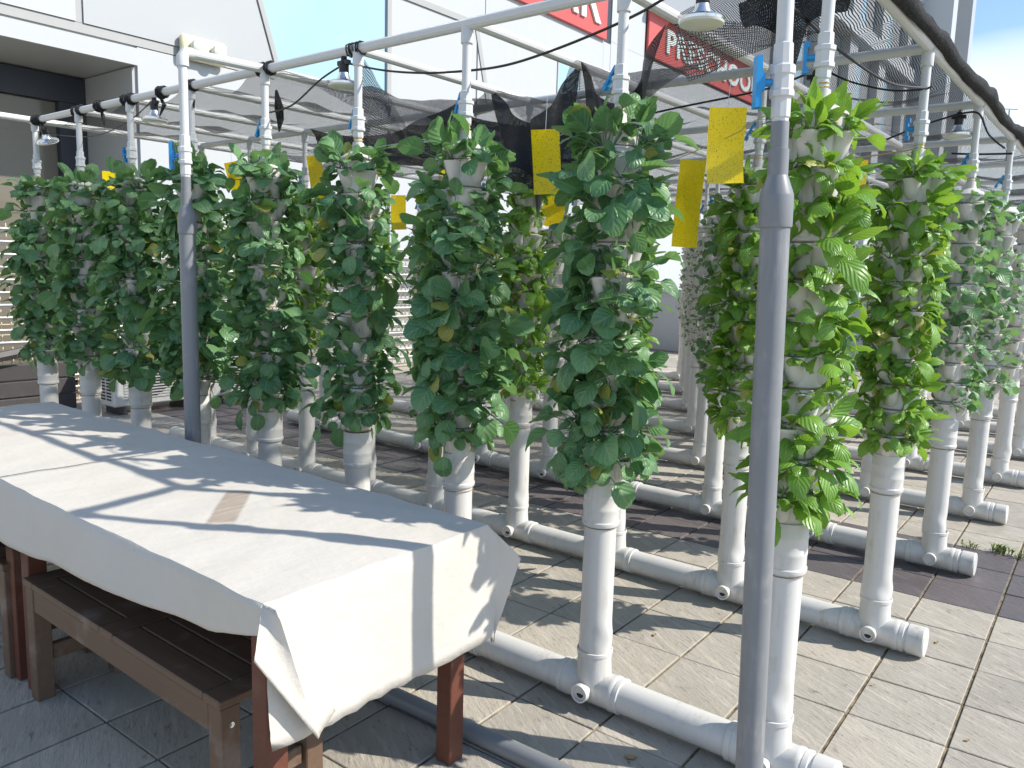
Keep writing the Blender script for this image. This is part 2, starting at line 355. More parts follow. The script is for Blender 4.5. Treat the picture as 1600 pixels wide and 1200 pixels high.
for k, (nv, z, gx, gy, c) in enumerate(cells):
    kind = 'dark' if 5 <= gy <= 7 else 'light'
    dz = RND.uniform(-0.0014, 0.0010); rx, ry = RND.uniform(-.004, .004), RND.uniform(-.004, .004)
    rz = ROTF+RND.uniform(-.004, .004)
    if k < 300:
        obj('tile', tm[kind], floor, (c.x, c.y, dz), (rx, ry, rz))
    else:
        M = Matrix.Translation((c.x, c.y, dz)) @ Matrix.Rotation(rz, 4, 'Z'); hx, hy = PX/2-.0055, PY/2-.0035
        vs = [M @ Vector(p) for p in ((-hx,-hy,-.012),(hx,-hy,-.012),(hx,hy,-.012),(-hx,hy,-.012),(-hx,-hy,0),(hx,-hy,0),(hx,hy,0),(-hx,hy,0))]
        rest[kind].add(vs, [(4,5,6,7),(0,1,5,4),(1,2,6,5),(2,3,7,6),(3,0,4,7)]); tones[kind] += [RND.random()]*5
m = MB(); nl = len(rest['light'].f); m.add(rest['light'].v, rest['light'].f, 0); m.add(rest['dark'].v, rest['dark'].f, 1)
me = m.mesh('tile_rest', ['tile_light', 'tile_dark'], False)
at = me.attributes.new('tone', 'FLOAT', 'FACE'); at.data.foreach_set('value', tones['light']+tones['dark'])
tag(obj('tile_field', me, floor), kind='stuff')
g = MB(); g.box((-400, -400, -30.5), (400, 400, -30)); tag(obj('ground', g.mesh('ground', 'facade_dark_grey', False)), kind='structure')

# ------------------------------------------------------------------ building behind the rows (facade plane x = XB)
XB = -8.3
bld = thing('preschool_building', 'white panelled building with blue glass and red preschool signs behind the rows', 'building', (XB, 0, 0))
def fbox(name, y0, y1, z0, z1, mat, d0=0.0, d1=0.04, parent=None, bev=0.0):   # slab on the facade, d = depth out of the wall
    m = MB(); m.box((d0, y0, z0), (d1, y1, z1), 0, bev); return obj(name, m.mesh(name, mat, False), parent or bld)
def fpoly(name, pts, mat, d0, d1, parent=None):
    m = MB(); n = len(pts); vs = [(d0, y, z) for y, z in pts]+[(d1, y, z) for y, z in pts]
    fs = [tuple(range(n-1, -1, -1)), tuple(range(n, 2*n))]+[(i, (i+1) % n, n+(i+1) % n, n+i) for i in range(n)]
    m.add(vs, fs)
    bm = bmesh.new(); me = m.mesh(name, mat, False); bm.from_mesh(me); bmesh.ops.recalc_face_normals(bm, faces=bm.faces[:]); bm.to_mesh(me); bm.free()
    return obj(name, me, parent or bld)
# core walls (with a recess cut at y -3.2..2.33, z 0..3.62)
core = MB(); core.box((-6, 2.33, 0), (0, 20, 12.0)); core.box((-6, -9, 3.62), (0, 2.326, 12.0)); core.box((-6, -9, 0), (-1.25, 2.326, 3.616)); core.box((-1.246, -9, 0), (0, -3.2, 3.616))
obj('wall', core.mesh('wall', 'facade_recess', False), bld)
# panels
fbox('panel', 2.345, 6.02, 0.0, 3.82, 'facade_white', 0.003, 0.03)
fbox('panel', -9, 1.70, 3.93, 8.0, 'facade_white', 0.003, 0.05)
fpoly('panel', [(1.78, 3.93), (4.12, 3.93), (2.75, 8.0), (1.78, 8.0)], 'facade_grey', 0.003, 0.05)
fbox('trim', -9, 4.13, 3.83, 3.925, 'facade_trim', 0.003, 0.035)
fbox('trim', 1.705, 1.775, 3.93, 8.0, 'facade_trim', 0.003, 0.03)
gl = fpoly('window', [(4.20, 3.93), (6.02, 3.93), (6.02, 9.5), (2.30, 9.5)], 'facade_glass', 0.003, 0.02)
fpoly('frame', [(4.13, 3.93), (4.20, 3.93), (2.82, 8.02), (2.755, 8.0)], 'facade_trim', 0.003, 0.07, gl)
fbox('frame', 6.024, 6.10, 3.83, 9.5, 'facade_trim', 0.003, 0.06, gl)
fbox('panel', 6.105, 7.98, 0, 5.38, 'facade_white', 0.003, 0.045)
fbox('panel', 8.02, 10.24, 0, 5.38, 'facade_white', 0.003, 0.043)
fpoly('joint', [(7.93, 5.36), (8.02, 5.36), (8.36, 4.2), (8.27, 4.2)], 'facade_trim', 0.046, 0.06)
fbox('trim', 6.105, 11.78, 5.385, 5.475, 'facade_trim', 0.003, 0.07)
fbox('panel', 6.105, 8.17, 5.48, 9.5, 'facade_white', 0.003, 0.045); fbox('panel', 8.19, 11.78, 5.48, 9.5, 'facade_white', 0.003, 0.045)
wd = fbox('window', 10.27, 11.0, 3.0, 5.35, 'facade_glass', 0.003, 0.03); fbox('frame', 10.242, 10.268, 3.0, 5.38, 'facade_trim', 0.003, 0.06, wd)
fbox('panel', 11.01, 11.78, 0, 5.38, 'facade_white', 0.003, 0.045)
fbox('panel', 11.785, 12.04, 6.05, 9.5, 'frame_dark', 0.003, 0.03); fbox('panel', 11.785, 12.04, 0, 6.045, 'facade_white', 0.003, 0.045)
fbox('panel', 12.045, 20, 0, 6.10, 'facade_white', 0.003, 0.05); fbox('panel', 12.045, 13.38, 6.105, 9.5, 'facade_white', 0.003, 0.05)
fbox('panel', 13.385, 20, 7.15, 9.6, 'facade_dark_grey', 0.003, 0.04); fbox('trim', 13.385, 20, 7.06, 7.145, 'facade_white', 0.003, 0.35)
# door recess: soffit edge, side wall, dark frame, glass, grey sheet and painted beige reflection
fbox('fascia', -9, 2.33, 3.62, 3.80, 'facade_white', 0.003, 0.06)
fbox('side_panel', 2.295, 2.325, 0, 3.61, 'facade_grey', -1.24, -0.003)
dr = fbox('door', -3.1, 1.98, 0, 3.30, 'door_glass', -1.24, -1.215)
fbox('frame', -3.1, 2.29, 3.305, 3.60, 'frame_dark', -1.24, -1.13, dr); fbox('frame', 1.985, 2.29, 0, 3.30, 'frame_dark', -1.24, -1.13, dr)
fbox('door_sheet', -3.0, 1.05, 0.05, 3.05, 'facade_grey', -1.21, -1.20, dr); fbox('door_sheet', -3.0, 1.02, 0.05, 2.1, 'reflection_beige', -1.198, -1.19, dr)  # beige sheet paints a sunlit wall reflected in the door glass
# signs (red boards with raised white letters), each a thing on the wall
def text_mesh(name, body, size, bold=0.0, xs=1.0):
    cu = bpy.data.curves.new(name, 'FONT'); cu.body = body; cu.size = size; cu.extrude = 0.02; cu.offset = bold; cu.space_character = 1.08
    o = bpy.data.objects.new(name, cu); COL.objects.link(o); bpy.context.view_layer.update()
    me = bpy.data.meshes.new_from_object(o.evaluated_get(bpy.context.evaluated_depsgraph_get())); bpy.data.objects.remove(o); bpy.data.curves.remove(cu)
    me.materials.clear(); me.materials.append(MATS['sign_white']); return me
def sign(name, label, y0, y1, z0, z1, words):
    t = thing(name, label, 'sign', (XB+0.055, y0, z0))
    m = MB(); m.box((0, 0, 0), (0.06, y1-y0, z1-z0), 0, 0.01); obj('board', m.mesh('board', 'sign_red', False), t)
    for body, yy, zz, size, width in words:
        x = yy-y0
        me0 = text_mesh('w', body, size, 0.018); full = max(v.co.x for v in me0.vertices)
        for k, chv in enumerate(body):
            me = text_mesh('letter', chv, size, 0.018); pre = text_mesh('p', body[:k+1], size, 0.018)
            x1 = max(v.co.x for v in pre.vertices)*width/full; wch = max(v.co.x for v in me.vertices)*width/full
            obj('letter', me, t, (0.08, x+x1-wch, zz-z0), (rad(90), 0, rad(90)), (width/full, 1, 1))
    return t
sign('wall_sign', 'red wall sign ending in the letters EAR above the front pipe', 8.2, 11.78, 6.06, 7.35, [('EAR', 9.25, 6.30, 1.1, 2.25)])
sign('wall_sign', 'red PRESCHOOL wall sign seen through the black shade net', 13.43, 20.0, 6.14, 7.05, [('PRESCHOOL', 14.15, 6.36, 0.68, 5.2)])
# far wing of the building
wing = thing('office_wing', 'tall grey wing of the building with blue window strips seen through the net', 'building', (XB, 20, 0))
def wbox(name, y0, y1, z0, z1, mat, d0, d1, parent=None): return fbox(name, y0-20, y1-20, z0, z1, mat, d0, d1, parent or wing)
wbox('wall', 20.004, 39.7, 0, 26, 'facade_dark_grey', -6, 0)
for z in (6.6, 9.6, 12.8, 16.0, 19.2, 22.4): wbox('ledge', 20.01, 39.6, z, z+0.5, 'facade_white', 0.003, 0.5)
for k, y in enumerate((20.6, 23.4, 26.6, 30.2, 34.0)):
    wbox('column', y, y+0.9, 0, 26, 'facade_white', 0.003, 0.3)
    for z in (7.2, 10.2, 13.4, 16.6, 19.8):
        if k < 4:
            p = wbox('window', y+0.95, y+2.2, z, z+2.3, 'facade_glass', 0.003, 0.06); wbox('mullion', y+1.5, y+1.6, z, z+2.3, 'facade_white', 0.062, 0.12, p)
wbox('fin', 35.2, 36.0, 0, 30, 'facade_white', 0.003, 1.6); wbox('fin', 39.0, 39.7, 0, 30, 'facade_grey', 0.003, 1.6)
# rooftop parapet beyond the last row
m = MB(); m.box((-8.2, 12.4, -0.007), (12, 12.6, 1.15)); m.box((-8.22, 12.36, 1.153), (12.02, 12.64, 1.22))
tag(obj('parapet', m.mesh('parapet', 'facade_grey', False)), 'low grey parapet wall closing the roof behind the last row', 'wall')
# antenna far away on the right
an = thing('roof_antenna', 'thin television antenna against the sky right of the rolled net', 'antenna')
P = CAM+ray(1577, 172)*42; P0 = CAM+ray(1568, 330)*42
m = MB(); m.tube([P0, P], 0.035, 6); obj('mast', m.mesh('mast', 'pvc_grey'), an)
for v, hw in ((170, 14), (205, 9)):
    q = CAM+ray(1576, v)*42; m = MB(); m.tube([q-AX_R*hw*0.034, q+AX_R*hw*0.034+Vector((0, 0, -.03))], 0.025, 6); obj('element', m.mesh('element', 'pvc_grey'), an)

# ------------------------------------------------------------------ louvred screen and air conditioners by the wall
scr = thing('louvre_screen', 'white slatted louvre screen standing along the building wall', 'screen', (-7.95, 0, 0))
sl = MB(); sl.obox((0, 0, 0), (0.035, 0, 0.022), (0, 1.44, 0), (-0.004, 0, 0.006)); slm = sl.mesh('slat', 'louver_white', False)
po = MB(); po.box((-0.05, -0.03, 0), (0.0, 0.03, 1.85)); pom = po.mesh('post', 'louver_white', False)
ms = MB()
for k in range(18): ms.box((-0.09, -1.44, 0.03+k*0.1), (-0.085, 1.44, 0.04+k*0.1))
for k in range(34): ms.box((-0.084, -1.44+k*0.0865, 0.02), (-0.080, -1.432+k*0.0865, 1.82))
msm = ms.mesh('backing_mesh', 'mesh_beige', False)
for bay in range(5):
    y = -1.6+bay*2.94
    for k in range(14): obj('slat', slm, scr, (0, y, 0.16+k*0.122))
    obj('post', pom, scr, (0, y-1.47, 0)); obj('backing_mesh', msm, scr, (0, y, 0))
m = MB()
for k in range(3): m.box((-7.6, -4.0, 0.02+k*0.16), (-7.52, 1.25, 0.165+k*0.16), 0, 0.008)
pl = thing('timber_edging', 'dark plank edging on the floor left of the air conditioner', 'edging', (0, 0, 0))
for k in range(3):
    m = MB(); m.box((-7.6, -4.0, 0.02+k*0.16), (-7.52, 1.22, 0.17+k*0.16), 0, 0.008); obj('plank', m.mesh('plank', 'panel_dark', False), pl)
m = MB(); m.tube([(-7.45, -2.0, 0.15), (-7.45, 0.75, 0.62)], 0.05, 6); tag(obj('timber_beam', m.mesh('timber_beam', 'panel_dark')), 'dark sloping beam leaning before the louvre screen', 'beam')
def ac_unit(loc, label):
    t = thing('air_conditioner', label, 'air conditioner', loc, (0, 0, 0), 'condenser units by the wall')
    m = MB(); m.box((-0.32, 0, 0.08), (0, 0.86, 0.66), 0, 0.015); obj('casing', m.mesh('casing', 'ac_white', False), t)
    m = MB()
    for k in range(16): m.box((0.002, 0.10, 0.15+k*0.028), (0.012, 0.62, 0.162+k*0.028))
    obj('front_grille', m.mesh('front_grille', 'louver_white', False), t)
    m = MB(); m.lathe([(0.22, 0.0005), (0.22, 0.003)], 24, Matrix.Translation((0, 0.36, 0.37)) @ AXX); obj('fan_opening', m.mesh('fan_opening', 'hole_dark', False), t)
    m = MB()
    for k in range(15):
        for c_ in range(2): m.box((-0.26+c_*0.12, -0.004, 0.14+k*0.032), (-0.17+c_*0.12, -0.0005, 0.155+k*0.032))
    obj('side_vent', m.mesh('side_vent', 'hole_dark', False), t)
    for yy in (0.06, 0.72):
        m = MB(); m.box((-0.30, yy, 0), (-0.02, yy+0.08, 0.078)); obj('foot', m.mesh('foot', 'panel_dark', False), t)
ac_unit((-6.95, 1.32, 0), 'white outdoor air conditioner unit left of the slim grey post')
ac_unit((-6.95, 2.36, 0), 'white outdoor air conditioner unit half hidden behind the slim grey post')
# twin emergency lamp on the wall
t = thing('emergency_light', 'yellowed twin headed emergency light on the white wall', 'light', (XB+0.06, 3.1, 3.93))
m = MB(); m.box((0, -0.29, -0.13), (0.09, 0.29, 0.14), 0, 0.03); obj('housing', m.mesh('housing', 'lamp_yellowed', True, 60), t)
for y in (-0.12, 0.14):
    m = MB(); m.lathe([(0.075, 0), (0.085, 0.05), (0.08, 0.085), (0.05, 0.10), (0.0, 0.105)], 18, Matrix.Translation((0.088, y, 0.01)) @ AXX, 0, True, False)
    obj('lamp_head', m.mesh('lamp_head', 'lamp_glass'), t)

# ------------------------------------------------------------------ floor pipes (one manifold per row)
ZP, RP = 0.066, 0.055
tee = MB()
tee.lathe([(0.0585, -0.125), (0.0615, -0.123), (0.0615, -0.108), (0.0595, -0.105), (0.0625, -0.099), (0.0625, -0.086), (0.0598, -0.08), (0.0598, 0.08), (0.0625, 0.086), (0.0625, 0.099), (0.0595, 0.105), (0.0615, 0.108), (0.0615, 0.123), (0.0585, 0.125)], 24, Matrix.Translation((0, 0, ZP)) @ AXX)
tee.lathe([(0.063, ZP+0.01), (0.0625, ZP+0.05), (0.060, ZP+0.085), (0.0592, ZP+0.10), (0.0592, ZP+0.125), (0.0625, ZP+0.128), (0.0628, ZP+0.14), (0.0585, ZP+0.142)], 24, None, 0, False, False)
tee_me = tee.mesh('tee', 'pvc_white')
pg = MB(); pg.lathe([(0.027, 0.045), (0.027, 0.072), (0.0315, 0.074), (0.0315, 0.094), (0.026, 0.095), (0.0235, 0.085), (0.0, 0.084)], 20, Matrix.Translation((0, 0, ZP+0.004)) @ Matrix.Rotation(rad(90), 4, 'X'), 0, False, False)
pl_me = pg.mesh('inspection_plug', 'pvc_white')
dk = MB(); dk.lathe([(0.022, 0.0846), (0.0, 0.0848)], 14, Matrix.Translation((0, 0, ZP+0.004)) @ Matrix.Rotation(rad(90), 4, 'X') @ Matrix.Translation((0, -0.013, 0)) @ Matrix.Scale(0.55, 4, Vector((0, 1, 0))), 0, False, False)
dk_me = dk.mesh('dark_patch', 'hole_dark')  # dark patch low in the plug recess
sg = MB(); sg.lathe([(RP, -SX+0.115), (RP, -0.115)], 24, Matrix.Translation((0, 0, ZP)) @ AXX); seg_me = sg.mesh('pipe_run', 'pvc_white')
ed = MB(); ed.lathe([(RP, 0.115), (RP, 0.135), (0.0595, 0.136), (0.0605, 0.142), (0.0605, 0.195), (0.057, 0.20), (0.0, 0.201)], 24, Matrix.Translation((0, 0, ZP)) @ AXX, 0, True, False); ed_me = ed.mesh('end_cap', 'pvc_white')
for r in range(NROW):
    lab = 'white drain pipe on the floor under the %s' % (['front row of towers', 'second row of towers', 'third row of towers', 'fourth row of towers', 'fifth row of towers', 'sixth row of towers', 'seventh row of towers', 'last row of towers'][r])
    t = thing('floor_pipe', lab, 'pipe', (0, r*SY, 0), (0, 0, 0), 'white drain pipes under the tower rows')
    for i in range(NTOW):
        x = -i*SX
        te = obj('tee', tee_me, t, (x, 0, 0)); pgo = obj('inspection_plug', pl_me, te)
        if r < 3 and RND.random() < 0.6: obj('dark_patch', dk_me, te)
        obj('pipe_run', seg_me, t, (x, 0, 0))
    obj('end_cap', ed_me, t)

# ------------------------------------------------------------------ planter towers
Z0, TIER, NT = 0.80, 0.1, 11
def foot_mesh(seed):
    rr = random.Random(seed); ph = [rr.uniform(0, 6.28) for _ in range(4)]; zc = rr.uniform(0.245, 0.285)
    def warp(a, z):
        e = math.exp(-((z-zc)/0.035)**2); e2 = math.exp(-((z-zc+0.03)/0.05)**2)
        return 0.0042*e*math.sin(2*a+ph[0])+0.003*e*math.sin(3*a+ph[1]+z*20)+0.003*e2
    m = MB(); prof = [(0.0555, 0.185)]+[(0.0550, 0.20+0.012*k) for k in range(13)]+[(0.0550, 0.45), (0.0550, 0.668)]
    m.lathe(prof, 28, None, 0, True, False, warp); return m.mesh('foot_pipe', 'pvc_white', True, 60)
foot_me = [foot_mesh(s) for s in (1, 5, 9)]
m = MB(); m.lathe([(0.056, 0.652), (0.0625, 0.654), (0.0645, 0.660), (0.0645, 0.668), (0.0615, 0.672), (0.0615, 0.705), (0.0625, 0.708), (0.0625, 0.716), (0.0615, 0.72), (0.0615, 0.755), (0.0625, 0.757), (0.0625, 0.764), (0.0615, 0.767), (0.061, 0.805)], 28, None, 0, False, True); collar_me = m.mesh('collar', 'pvc_white')
m = MB(); m.lathe([(0.0560, 0.6490), (0.0600, 0.6515), (0.058, 0.6525)], 28, None, 0, False, False); stain_me = m.mesh('joint_stain', 'rust_stain')
def tier_mesh():
    m = MB()
    m.lathe([(0.057, 0.0), (0.058, 0.004), (0.062, 0.05), (0.066, 0.088), (0.0695, 0.090), (0.0695, 0.0965), (0.064, 0.0975)], 24, None, 0, False, True)
    m.lathe([(0.0588, -0.0015), (0.0592, 0.0035)], 24, None, 2, False, False)
    for k in range(4):
        a = k*math.pi/2; ca, sa = math.cos(a), math.sin(a); rings = []
        def pt(cx, r, th, z, sq=1.0):
            lx = cx+r*math.cos(th)*sq; ly = r*math.sin(th); return (lx*ca-ly*sa, lx*sa+ly*ca, z)
        prof = [(0.046, 0.018, 0.012), (0.053, 0.023, 0.026), (0.060, 0.028, 0.050), (0.066, 0.031, 0.078), (0.0675, 0.0335, 0.083), (0.0675, 0.0335, 0.089), (0.0675, 0.0300, 0.0895), (0.0665, 0.029, 0.074)]
        n = 12; vs = []
        for cx, r, z in prof:
            for j in range(n):
                th = 2*math.pi*j/n; vs.append(pt(cx, r, th, z))
        fs = [(i*n+j, i*n+(j+1) % n, (i+1)*n+(j+1) % n, (i+1)*n+j) for i in range(len(prof)-1) for j in range(n)]
        fs.append(tuple(range(n-1, -1, -1))); m.add(vs, fs, 0)
        vs = [pt(0.0665, 0.0292, 2*math.pi*j/n, 0.0745) for j in range(n)]; m.add(vs, [tuple(range(n))], 1)
    return m.mesh('planter_tier', ['pvc_planter', 'soil', 'rust_stain'], True, 45)
tier_me = tier_mesh()
m = MB(); m.lathe([(0.066, 0.0), (0.0665, 0.035), (0.074, 0.037), (0.074, 0.043), (0.05, 0.060), (0.029, 0.072), (0.025, 0.085), (0.0235, 0.105)], 24, None, 0, True, True); lid_me = m.mesh('lid', 'pvc_planter')
m = MB(); m.lathe([(0.0165, 1.98), (0.0165, H-0.02)], 16); riser_me = m.mesh('riser_pipe', 'pvc_frame')
m = MB(); m.lathe([(0.0215, H-0.055), (0.0225, H-0.052), (0.0225, H), (0.018, H+0.015)], 16); top_me = m.mesh('top_socket', 'pvc_frame')
m = MB(); m.lathe([(0.0205, 2.03), (0.0215, 2.035), (0.0215, 2.055), (0.029, 2.058), (0.029, 2.068), (0.026, 2.071), (0.026, 2.098), (0.0295, 2.101), (0.0295, 2.112), (0.022, 2.116), (0.0215, 2.145), (0.018, 2.148)], 8); valve_me = m.mesh('valve_body', 'pvc_frame', True, 20)
def handle_mesh():
    m = MB(); m.lathe([(0.009, 0.018), (0.009, 0.046)], 10, Matrix.Translation((0, 0, 0)) @ Matrix.Rotation(rad(-90), 4, 'Y'))
    m.obox((-0.049, 0, 0.0), (0.0045, 0, 0), (0, 0.010, 0), (0, 0, 0.040)); m.obox((-0.046, 0, 0.033), (0.007, 0, 0), (0, 0.011, 0), (0, 0, 0.008)); m.obox((-0.046, 0, -0.033), (0.007, 0, 0), (0, 0.011, 0), (0, 0, 0.008))
    return m.mesh('valve_handle', 'plastic_blue', False)
handle_me = handle_mesh()
m = MB(); m.tube([(0.0185*math.cos(a*0.7), 0.0185*math.sin(a*0.7), 2.003+0.0012*a) for a in range(22)], 0.0022, 5); tie_me = m.mesh('wire_tie', 'twine')
KIND = {}   # plant kind for each tower
for r in range(NROW):
    for i in range(NTOW):
        KIND[r, i] = 'dark' if r == 0 else 'mixed'
KIND[0, 0] = 'bright'
for i in range(0, 9): KIND[1, i] = 'bright'
for i in range(9): KIND[2, i] = 'dark_small'
KIND[2, 0] = KIND[2, 1] = KIND[2, 2] = 'dark_mid'; KIND[3, 0] = 'dark_mid'; KIND[3, 1] = 'dark_small'
for r in range(3, NROW):
    for i in range(9): KIND.setdefault((r, i), 'seedling'); 
    for i in range(9):
        if KIND[r, i] == 'mixed': KIND[r, i] = 'seedling' if not (r == 3 and i < 2) else 'dark_small'
rowname = ['front', 'second', 'third', 'fourth', 'fifth', 'sixth', 'seventh', 'last']
kname = {'dark': 'dark broad leaved plants', 'bright': 'bright green spoon leaved plants', 'dark_small': 'small dark plants', 'dark_mid': 'half grown dark plants', 'seedling': 'tiny seedlings'}
towers = {}
for r in range(NROW):
    for i in range(NTOW):
        x, y = tower_xy(r, i)
        if r > 0: x += RND.uniform(-.008, .008)
        lab = 'planter tower of %s, %s from right in %s row' % (kname[KIND[r, i]], ORD[i], rowname[r])
        rz = RND.uniform(0, 0.25)
        t = thing('planter_tower', lab, 'planter', (x, y, 0), (0, 0, 0), 'planter towers in rows'); towers[r, i] = t
        obj('foot_pipe', foot_me[RND.randrange(3)], t, (0, 0, 0), (0, 0, RND.uniform(0, 6)))
        obj('collar', collar_me, t, (0, 0, RND.uniform(-.012, .012)))
        obj('joint_stain', stain_me, t, (0, 0, 0), (0, 0, 0))
        for k in range(NT):
            obj('planter_tier', tier_me, t, (RND.uniform(-.003, .003), RND.uniform(-.003, .003), Z0+k*TIER), (0, 0, (math.pi/4 if k % 2 else 0)-math.pi/2+RND.uniform(-.06, .06)))
        obj('lid', lid_me, t, (0, 0, Z0+NT*TIER))
        obj('riser_pipe', riser_me, t); obj('top_socket', top_me, t)
        vb = obj('valve', valve_me, t, (0, 0, RND.uniform(-.01, .02)))
        ha = RND.uniform(-0.5, 0.4)
        obj('valve_handle', handle_me, vb, (0, 0, 2.085), (0, rad(RND.choice((0, 28, 35, 30, -10))), ha))
        if r < 3: obj('wire_tie', tie_me, t)

# ------------------------------------------------------------------ overhead pipe frame
BR = 0.0205
def beam(p0, p1, label, r=BR, sag=0.0, n=10, name='overhead_pipe'):
    p0, p1 = Vector(p0), Vector(p1); pts = []
    for k in range(n+1):
        s_ = k/n; pts.append(p0.lerp(p1, s_)+Vector((0, 0, -sag*4*s_*(1-s_))))
    m = MB(); m.tube(pts, r, 12); return tag(obj(name, m.mesh(name, 'pvc_frame')), label, 'pipe', 'overhead white frame pipes')
for r in range(NROW):
    beam((0.02, r*SY, H+0.012), (-(NTOW-1)*SX-0.05, r*SY, H+0.012), 'white overhead pipe running along the tops of the %s row of towers' % rowname[r])
for i in range(NTOW):
    y0 = -0.0 if i not in (8,) else -1.5
    beam((-i*SX, y0, H+0.014), (-i*SX, (NROW-1)*SY, H+0.014), 'white overhead cross pipe over the %s towers from the right, running away from the viewer' % ORD[i])
# two supply risers (grey posts)
def supply_post(px, py, ibeam, label):
    t = thing('supply_post', label, 'post', (px, py, 0))
    m = MB(); m.lathe([(0.0345, 0.0), (0.0345, 1.64)], 28); obj('grey_pipe', m.mesh('grey_pipe', 'pvc_grey'), t)
    m = MB(); m.lathe([(0.0345, 1.618), (0.0380, 1.62), (0.0392, 1.626), (0.0392, 1.692), (0.0384, 1.697), (0.0245, 1.737), (0.0235, 1.74), (0.0235, 1.80), (0.0215, 1.801)], 28, None, 0, False, True); obj('reducer', m.mesh('reducer', 'pvc_grey', True, 16), t)
    m = MB(); m.lathe([(0.0205, 1.795), (0.0205, 1.862)], 20); obj('grey_neck', m.mesh('grey_neck', 'pvc_grey'), t)
    m = MB(); m.lathe([(0.0195, 1.858), (0.0195, 1.87), (0.0225, 1.872), (0.0225, 1.915), (0.029, 1.918), (0.0295, 1.93), (0.0265, 1.934), (0.0265, 1.965), (0.030, 1.968), (0.030, 1.985), (0.0235, 1.99), (0.0225, 2.035), (0.0195, 2.038)], 10); vb = obj('valve', m.mesh('valve_body', 'pvc_frame', True, 20), t)
    m = MB(); m.lathe([(0.008, 0.02), (0.010, 0.052)], 10, Matrix.Translation((0, 0, 1.95)) @ Matrix.Rotation(rad(-90), 4, 'Y')); m.obox((-0.058, 0, 1.95), (0.007, 0, 0), (0, 0.013, 0), (0, 0, 0.058)); m.obox((-0.050, 0, 1.95), (0.006, 0, 0), (0, 0.012, 0), (0, 0, 0.02))
    obj('valve_handle', m.mesh('valve_handle', 'plastic_blue', False), vb, (0, 0, 0), (0, 0, 0.72))
    m = MB(); m.lathe([(0.0185, 2.035), (0.0185, H)], 20); obj('riser', m.mesh('riser', 'pvc_frame'), t)
    m = MB(); m.tube([(0, 0, H-0.045), (0, 0, H-0.01), (0, 0.012, H+0.012), (0.0, 0.045, H+0.014)], 0.0255, 14); obj('elbow', m.mesh('elbow', 'pvc_frame'), t)
    bx = -ibeam*SX-px; m = MB(); m.tube([(0, 0.04, H+0.014), (bx, -py, H+0.014)], BR, 12); obj('arm', m.mesh('arm', 'pvc_frame'), t)
    return t
sp_ = supply_post(0.062, -0.373, 0, 'thick grey supply post in front of the bright green tower'); sp_.location.x = 0.083; sp_.rotation_euler = (0, -0.0265, 0)
supply_post(-2.57, -0.373, 4, 'slim grey supply post rising behind the covered table')
m = MB(); m.tube([(-3.2, -0.49, 0.03), (-1.195, -0.469, 0.03), (-0.5, -0.441, 0.03), (0.0, -0.42, 0.03), (0.30, -0.41, 0.03)], 0.03, 18); tag(obj('grey_floor_pipe', m.mesh('grey_floor_pipe', 'pvc_grey')), 'grey plastic pipe lying on the tiles behind the table legs', 'pipe')

